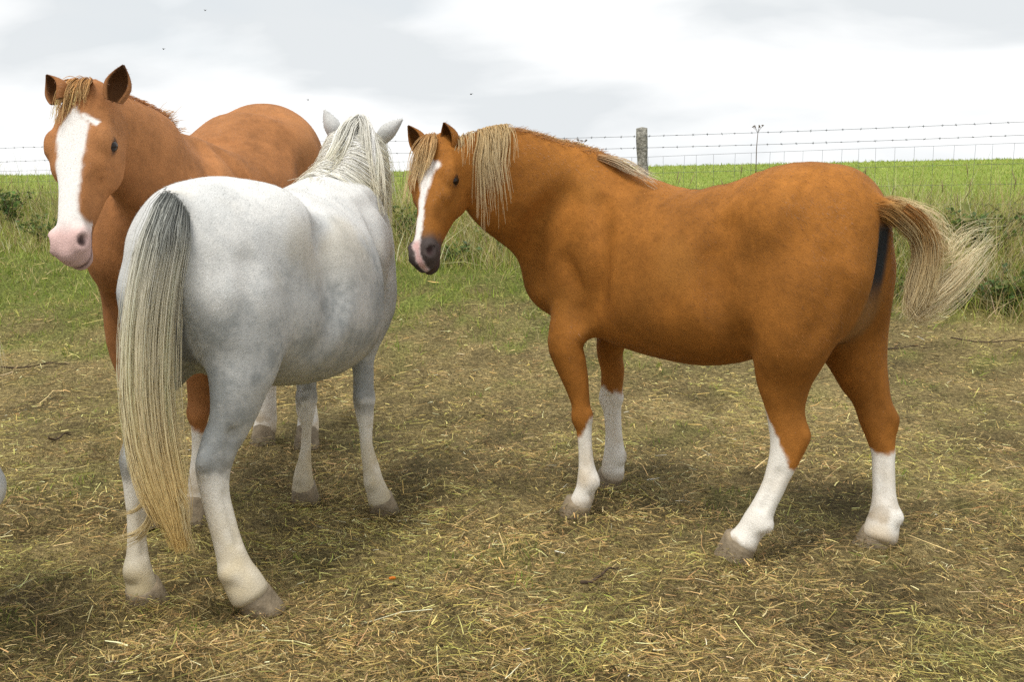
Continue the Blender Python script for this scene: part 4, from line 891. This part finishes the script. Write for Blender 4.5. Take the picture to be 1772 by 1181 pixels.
for u0, u1, L_, n in ((.015, .050, .24, 110), (0, .028, .20, 120), (-.02, -.005, .15, 80), (.03, .075, .30, 60)):
    p, t, k = bundle([hat(-.035, u0*.4, -.005), hat(.02, u0, .018), hat(.09, (u0+u1)/2, .020), hat(L_, u1, .012)], [.012, .022, .020, .012], n, 7, 9, (.7, 1.), .008); sets.append((p, colour(p, t, k, [(0, (.46, .23, .07)), (.4, (.64, .40, .17)), (1, (.76, .58, .32))])))
hair_part('forelock', sets, rB)
sets = []; TB = [(0, (.38, .17, .045)), (.16, (.48, .28, .10)), (.36, (.74, .59, .33)), (1, (.88, .77, .52))]
for ctl, sp, n, cl, wg in (
    ([(1498, 360), (1530, 362), (1566, 378), (1596, 406), (1612, 438)], [12, 15, 17, 17, 14], 1300, 120, .012),
    ([(1505, 356), (1545, 358), (1588, 376), (1622, 405), (1642, 436)], [9, 13, 16, 18, 14], 260, 60, .022),
    ([(1515, 360), (1552, 370), (1592, 405), (1604, 450), (1592, 505), (1560, 555)], [10, 17, 22, 23, 22, 16], 330, 70, .016),
    ([(1560, 362), (1596, 396), (1602, 450), (1590, 500), (1606, 520), (1652, 478), (1722, 402)], [12, 16, 20, 22, 24, 30, 26], 420, 80, .012),
    ([(1570, 370), (1600, 410), (1600, 470), (1582, 530), (1600, 542), (1660, 500), (1712, 432)], [12, 16, 20, 20, 22, 26, 20], 300, 50, .012),
    ([(1575, 370), (1606, 405), (1628, 440), (1652, 436), (1684, 412), (1738, 402)], [10, 14, 18, 22, 24, 14], 90, 30, .014)):
    ys_ = np.linspace(3.60, 3.66, len(ctl)); p, t, k = bundle([LB(x, y, Y) for (x, y), Y in zip(ctl, ys_)], np.array(sp)*.0019, int(n*1.05), int(cl*1.5), 11, (.38, 1.), wg*1.4, .24, .7); sets.append((p, colour(p, t, k, TB if n != 1300 else [(0, (.40, .18, .045)), (.5, (.52, .30, .10)), (1, (.74, .58, .33))], .09)))
for ctl, sp, n in (([(1503, 360), (1535, 363), (1572, 380), (1598, 408), (1606, 450), (1590, 510)], [9, 15, 16, 16, 16, 8], 150), ([(1590, 400), (1602, 450), (1594, 500), (1610, 512), (1648, 484), (1690, 430)], [10, 14, 14, 16, 18, 6], 110)):
    p, t, k = bundle([LB(x, y, 3.635) for x, y in ctl], np.array(sp)*.0019, n, 40, 11, (.8, 1.), .010, .25, .6); sets.append((p, colour(p, t, k, TB if n < 120 else [(0, (.42, .19, .05)), (.4, (.60, .40, .17)), (1, (.84, .70, .44))], .08), 3.4))
hair_part('tail', sets, rB, .0009, .0004, 'blond tail blown out to the right')
# ---------------------------------------------------------------- the grey
hG = pony_grey(); FG = hG['F']; LG = lambda px, py, Y: FG.loc(at_y(px, py, Y))
tailtop = LG(291, 366, 3.10)
hG.update(kind='G', feather=.0, rear=-.60, ztail=1.20, earin=.75, eartip=.2, dockmask=lambda V: sstep(.085, .045, np.hypot(V[:, 1]*1.1, (V[:, 2]-1.16)*.7))*sstep(-.50, -.56, V[:, 0]))
rG = animal(hG, 'grey_pony', 'white-grey dappled pony with its back turned and long cream tail', VOX, 250000)
GT = [(0, (.12, .13, .12)), (.06, (.24, .25, .235)), (.15, (.46, .47, .43)), (.27, (.86, .83, .71)), (.5, (.90, .80, .55)), (.75, (.84, .65, .31)), (1, (.74, .52, .19))]
GE = [(0, (.18, .19, .17)), (.08, (.60, .59, .55)), (.3, (.92, .89, .78)), (.6, (.92, .82, .56)), (.85, (.84, .66, .33)), (1, (.74, .53, .21))]
sets = []; yy = [3.09, 3.03, 3.04, 3.05, 3.05, 3.04, 3.03]
ctl = [(303, 352), (288, 405), (266, 510), (258, 650), (272, 780), (298, 880), (316, 958)]; pc = [LG(x, y, Y) for (x, y), Y in zip(ctl, yy)]
p, t, k = bundle(pc, [.026, .044, .052, .056, .054, .044, .014], 2300, 150, 10, (.72, 1.), .010, .45, .55); sets.append((p, colour(p, t, k, GT, .06)))
ctl = [(284, 360), (252, 425), (236, 520), (228, 640), (238, 760), (262, 850), (285, 910)]; pc = [LG(x, y, Y-.005) for (x, y), Y in zip(ctl, yy)]
p, t, k = bundle(pc, [.018, .024, .028, .032, .036, .034, .014], 900, 70, 10, (.65, 1.), .010, .25, .6); sets.append((p, colour(p, t, k, GE, .06)))
for ctl, n in (([(230, 560), (220, 650), (214, 740), (206, 800)], 14), ([(228, 600), (216, 690), (205, 770), (196, 800)], 8), ([(262, 770), (262, 840), (235, 885), (192, 893)], 26), ([(268, 800), (264, 880), (240, 920), (190, 938)], 30), ([(275, 800), (270, 870), (250, 925), (205, 950)], 20), ([(305, 850), (322, 880), (318, 915), (297, 925)], 14), ([(318, 880), (326, 915), (330, 935), (342, 966)], 12)):
    p, t, k = bundle([LG(x, y, 3.03) for x, y in ctl], [.014, .013, .012, .006], n, 5, 12, (.75, 1.), .006); sets.append((p, colour(p, t, k, [(0, (.62, .52, .30)), (1, (.58, .44, .20))])))
pcore = [LG(x, y, Y+.004) for (x, y), Y in zip([(300, 360), (280, 415), (258, 515), (250, 650), (266, 775), (294, 870), (312, 935)], yy)]; p, t, k = bundle(pcore, [.022, .043, .050, .054, .052, .040, .010], 430, 110, 10, (.85, 1.), .008, .25, .5); sets.append((p, colour(p, t, k, GT, .07), 4.2))
hair_part('tail', sets, rG, .0010, .0004, 'long straight cream tail, dark at the root and yellow at the tip')
sw = hG['neck_sw']; GM = [(0, (.84, .83, .78)), (.4, (.92, .90, .81)), (1, (.92, .84, .62))]; sets = []
for sg, n, L_ in ((-1, 700, .26), (1, 900, .30)):
    p, t, k = neck_hair(sw, .28, .985, n, L_, sg, .022, .022, 8, back=.10, th_max=1.5); sets.append((p, colour(p, t, k, GM)))
p, t, k = crest_fuzz(sw, .2, .98, 700, .05, 6, .6); sets.append((p, colour(p, t, k, GM)))
p, t, k = bundle([LG(290, 352, 3.16), LG(296, 360, 3.07), LG(286, 400, 3.00), LG(278, 450, 3.00)], [.028, .034, .040, .046], 520, 90, 8, (.35, 1.), .006, .3, .6); hsets = [(p, colour(p, t, k, [(0, (.30, .31, .29)), (.3, (.17, .18, .17)), (1, (.50, .51, .47))], .25))]
hair_part('dock_hair', hsets, rG, .0011, .0004, 'dark hair at the root of the tail')
for ctl, n in (([(620, 205), (604, 222), (594, 250), (576, 284), (545, 312)], 120), ([(626, 204), (634, 224), (640, 262), (646, 310), (650, 350)], 120), ([(622, 206), (596, 226), (582, 262), (560, 296), (520, 322)], 110), ([(618, 210), (590, 240), (566, 275), (536, 305), (505, 326)], 80), ([(626, 206), (612, 240), (604, 280), (590, 306), (560, 322)], 90), ([(630, 206), (640, 236), (650, 280), (655, 330), (662, 372)], 120)):
    p, t, k = bundle([LG(x, y, 4.42-.06*i) for i, (x, y) in enumerate(ctl)], [.015, .022, .026, .024, .014], n, 10, 11, (.6, 1.), .012); sets.append((p, colour(p, t, k, GM)))
hair_part('mane', sets, rG, .0012, .0005)
# ---------------------------------------------------------------- the tall chestnut
hL = horse_left(); hL.update(kind='L', sock=[(.345, 0), (.345, 0), (.36, 0), (.36, 0)], rear=-.70, ztail=1.48, feather=.1)
rL = animal(hL, 'chestnut_horse', 'tall chestnut horse with broad white blaze and pink muzzle facing the camera', VOX, 210000)
sw = hL['neck_sw']; sets = []; OR = [(0, (.34, .14, .045)), (.5, (.46, .23, .08)), (1, (.56, .34, .14))]
p, t, k = crest_fuzz(sw, .18, .55, 1300, .040, 6, .5); sets.append((p, colour(p, t, k, OR)))
p, t, k = neck_hair(sw, .25, .97, 260, .06, -1, .006, .012, 6); sets.append((p, colour(p, t, k, [(0, (.34, .14, .045)), (1, (.42, .19, .065))])))
hair_part('mane', sets, rL)
P0, T, S, U, s_, wd = hL['hframe']; hat = lambda s, u, v: P0+s_*(s*T+u*wd*S+v*U); sets = []
for u0, u1, L_, n in ((.020, .060, .12, 70), (.012, .040, .13, 80), (-.002, .022, .10, 80), (-.022, -.008, .075, 80), (-.034, -.036, .045, 60)):
    p, t, k = bundle([hat(-.05, u0*.6, -.04), hat(-.040, u0, .000), hat(.005, (u0+u1)/2, .014), hat(L_, u1, .008)], [.010, .016, .018, .014], n, 9, 9, (.5, 1.), .008); sets.append((p, colour(p, t, k, [(0, (.36, .15, .045)), (.4, (.58, .30, .10)), (1, (.74, .50, .22))], .18)))
hair_part('forelock', sets, rL)
FLt = hL['F']; sets = []
p, t, k = bundle([[-.66, .02, 1.46], [-.74, .02, 1.40], [-.78, .02, 1.15], [-.76, .02, .8], [-.74, .02, .5]], [.03, .05, .06, .06, .02], 500, 20, 12, (.75, 1.)); sets.append((p, colour(p, t, k, OR)))
hair_part('tail', sets, rL)
# ---------------------------------------------------------------- a fourth animal that only just reaches into the picture
hE = pony_edge(); hE.update(kind='E', rear=-.60, ztail=1.20, earin=.75, eartip=.2, dockmask=lambda V: V[:, 0]*0.)
rE = animal(hE, 'grey_pony', 'grey pony outside the left edge, only its hock and tail wisps showing', .014, 60000)
p, t, k = bundle([[-.58, 0, 1.20], [-.66, 0, 1.12], [-.69, 0, .95], [-.70, 0, .80], [-.66, 0, .62]], [.03, .045, .05, .055, .03], 420, 16, 12, (.7, 1.), .02); sets = [(p, colour(p, t, k, GE))]
p, t, k = bundle([[-.64, 0, 1.05], [-.70, -.02, .95], [-.735, -.03, .86], [-.75, -.04, .80]], [.02, .02, .02, .015], 40, 8, 10, (.7, 1.), .02); sets.append((p, colour(p, t, k, GE)))
hair_part('tail', sets, rE)
print('animals', round(time.time()-T_START, 1))
def hoof_hay():
    R = []
    for h in (hB, hG, hL):
        for g, top, L in h['hoof_at']:
            w0 = h['F'].wor(g); n = 150; a = rng.random(n)*6.28; r = rng.uniform(.050, .15, n); R.append(np.stack([w0[0]+r*np.cos(a), w0[1]+r*np.sin(a), rng.uniform(.0, .035, n)*(1-(r-.05)/.12)], 1))
    R = np.vstack(R); n = len(R); R[:, 2] += gh(R[:, 0], R[:, 1])+.003; a = rng.random(n)*6.28; el = rng.normal(.12, .25, n); d = np.stack([np.cos(a)*np.cos(el), np.sin(a)*np.cos(el), np.sin(el)], 1); L = rng.uniform(.02, .08, n)
    return blades(R-d*(L*.5)[:, None], d, L, np.full(n, .0022), rng.normal(0, .25, (n, 3)), pick(n, [(.26, .19, .08), (.16, .12, .05), (.20, .18, .06), (.08, .055, .025), (.40, .31, .15)], [.3, .25, .2, .15, .1], .25), 2, .5)
v, f, c = hoof_hay(); link('hay_tufts', make_mesh('hay_tufts', v, [f], c, False), M_HAY, kind='stuff', label='hay pushed up round the hooves')
# ================================================================ small things on the ground
def twig(px, py, L_, ang, label, branch=True):
    p = at_ground(px, py); z = float(gh(np.array([p[0]]), np.array([p[1]]))[0]); t = np.linspace(-.5, .5, 9)
    pth = np.stack([t*L_*math.cos(ang), t*L_*math.sin(ang), .016+.012*np.sin(t*9)], 1)+np.cumsum(rng.normal(0, L_*.012, (9, 3)), 0)*np.array([1, 1, .15]); pth[:, 2] = np.maximum(pth[:, 2], .010)
    parts = [tube(pth, np.linspace(.006, .0025, 9), 6)]
    if branch:
        for i in (3, 5):
            d = np.array([math.cos(ang+.7*(1 if i == 3 else -1)), math.sin(ang+.7*(1 if i == 3 else -1)), .25])*L_*.28; parts.append(tube([pth[i], pth[i]+d*.5, pth[i]+d+[0, 0, -.01]], [.003, .0022, .0012], 5))
    v, fs = merge(parts); link('twig', make_mesh('twig', v, fs), M_TWIG, loc=(p[0], p[1], z), label=label, category='twig', group='twigs lying in the hay')
twig(1560, 637, .42, .1, 'dark twig in the hay behind the right hind leg')
twig(1720, 630, .60, -.35, 'forked twig in the hay at the far right edge')
twig(60, 668, .40, .45, 'thin twig lying in the hay at the left edge')
twig(105, 770, .16, 1.2, 'short twig left of the cream tail')
twig(1040, 1015, .22, .9, 'bent straw-brown twig in front of the front hooves', False)
p = at_ground(679, 1008); z = float(gh(np.array([p[0]]), np.array([p[1]]))[0]); v, q, t = tube([[-.011, 0, .010], [-.008, .001, .010], [0, .002, .011], [.008, 0, .010], [.011, -.002, .009]], [.002, .0048, .0055, .0045, .0015], 9); v = v+(vnoise(v, 140, 3)-.5)[:, None]*.003
link('carrot_piece', make_mesh('carrot_piece', v, [q, t]), M_CARROT, loc=(p[0], p[1], z+.008), yaw=.3, label='small bright orange carrot scrap on the hay', category='carrot')
def fly(px, py, Y, label):
    root = link('fly', None, loc=tuple(at_y(px, py, Y)), yaw=rng.random()*6, label=label, category='fly', group='flies in the air')
    v, q, t = tube([[-.004, 0, 0], [-.0025, 0, .0003], [0, 0, .0004], [.0022, 0, .0002], [.0035, 0, 0]], [.0004, .0014, .0016, .0013, .0006], 8); link('body', make_mesh('fly_body', v, [q, t]), M_FLY, root)
    for s in (-1, 1): link('wing', make_mesh('wing', np.array([[.001, s*.0012, .0012], [-.0035, s*.0015, .0016], [-.005, s*.0042, .0016], [-.002, s*.0045, .0018], [.001, s*.0012, .0015], [-.0035, s*.0015, .0019], [-.005, s*.0042, .0019], [-.002, s*.0045, .0021]]), [[[0, 1, 2, 3], [4, 5, 6, 7]]], None, False), M_FLY, root)
fly(283, 85, 3.0, 'tiny dark fly in the sky right of the tall horse ears'); fly(355, 18, 3.2, 'highest tiny fly near the top edge of the sky')
fly(815, 163, 3.0, 'tiny fly in the sky above the right pony mane'); fly(533, 173, 3.3, 'tiny fly just above the tall chestnut rump')
print('done', round(time.time()-T_START, 1))
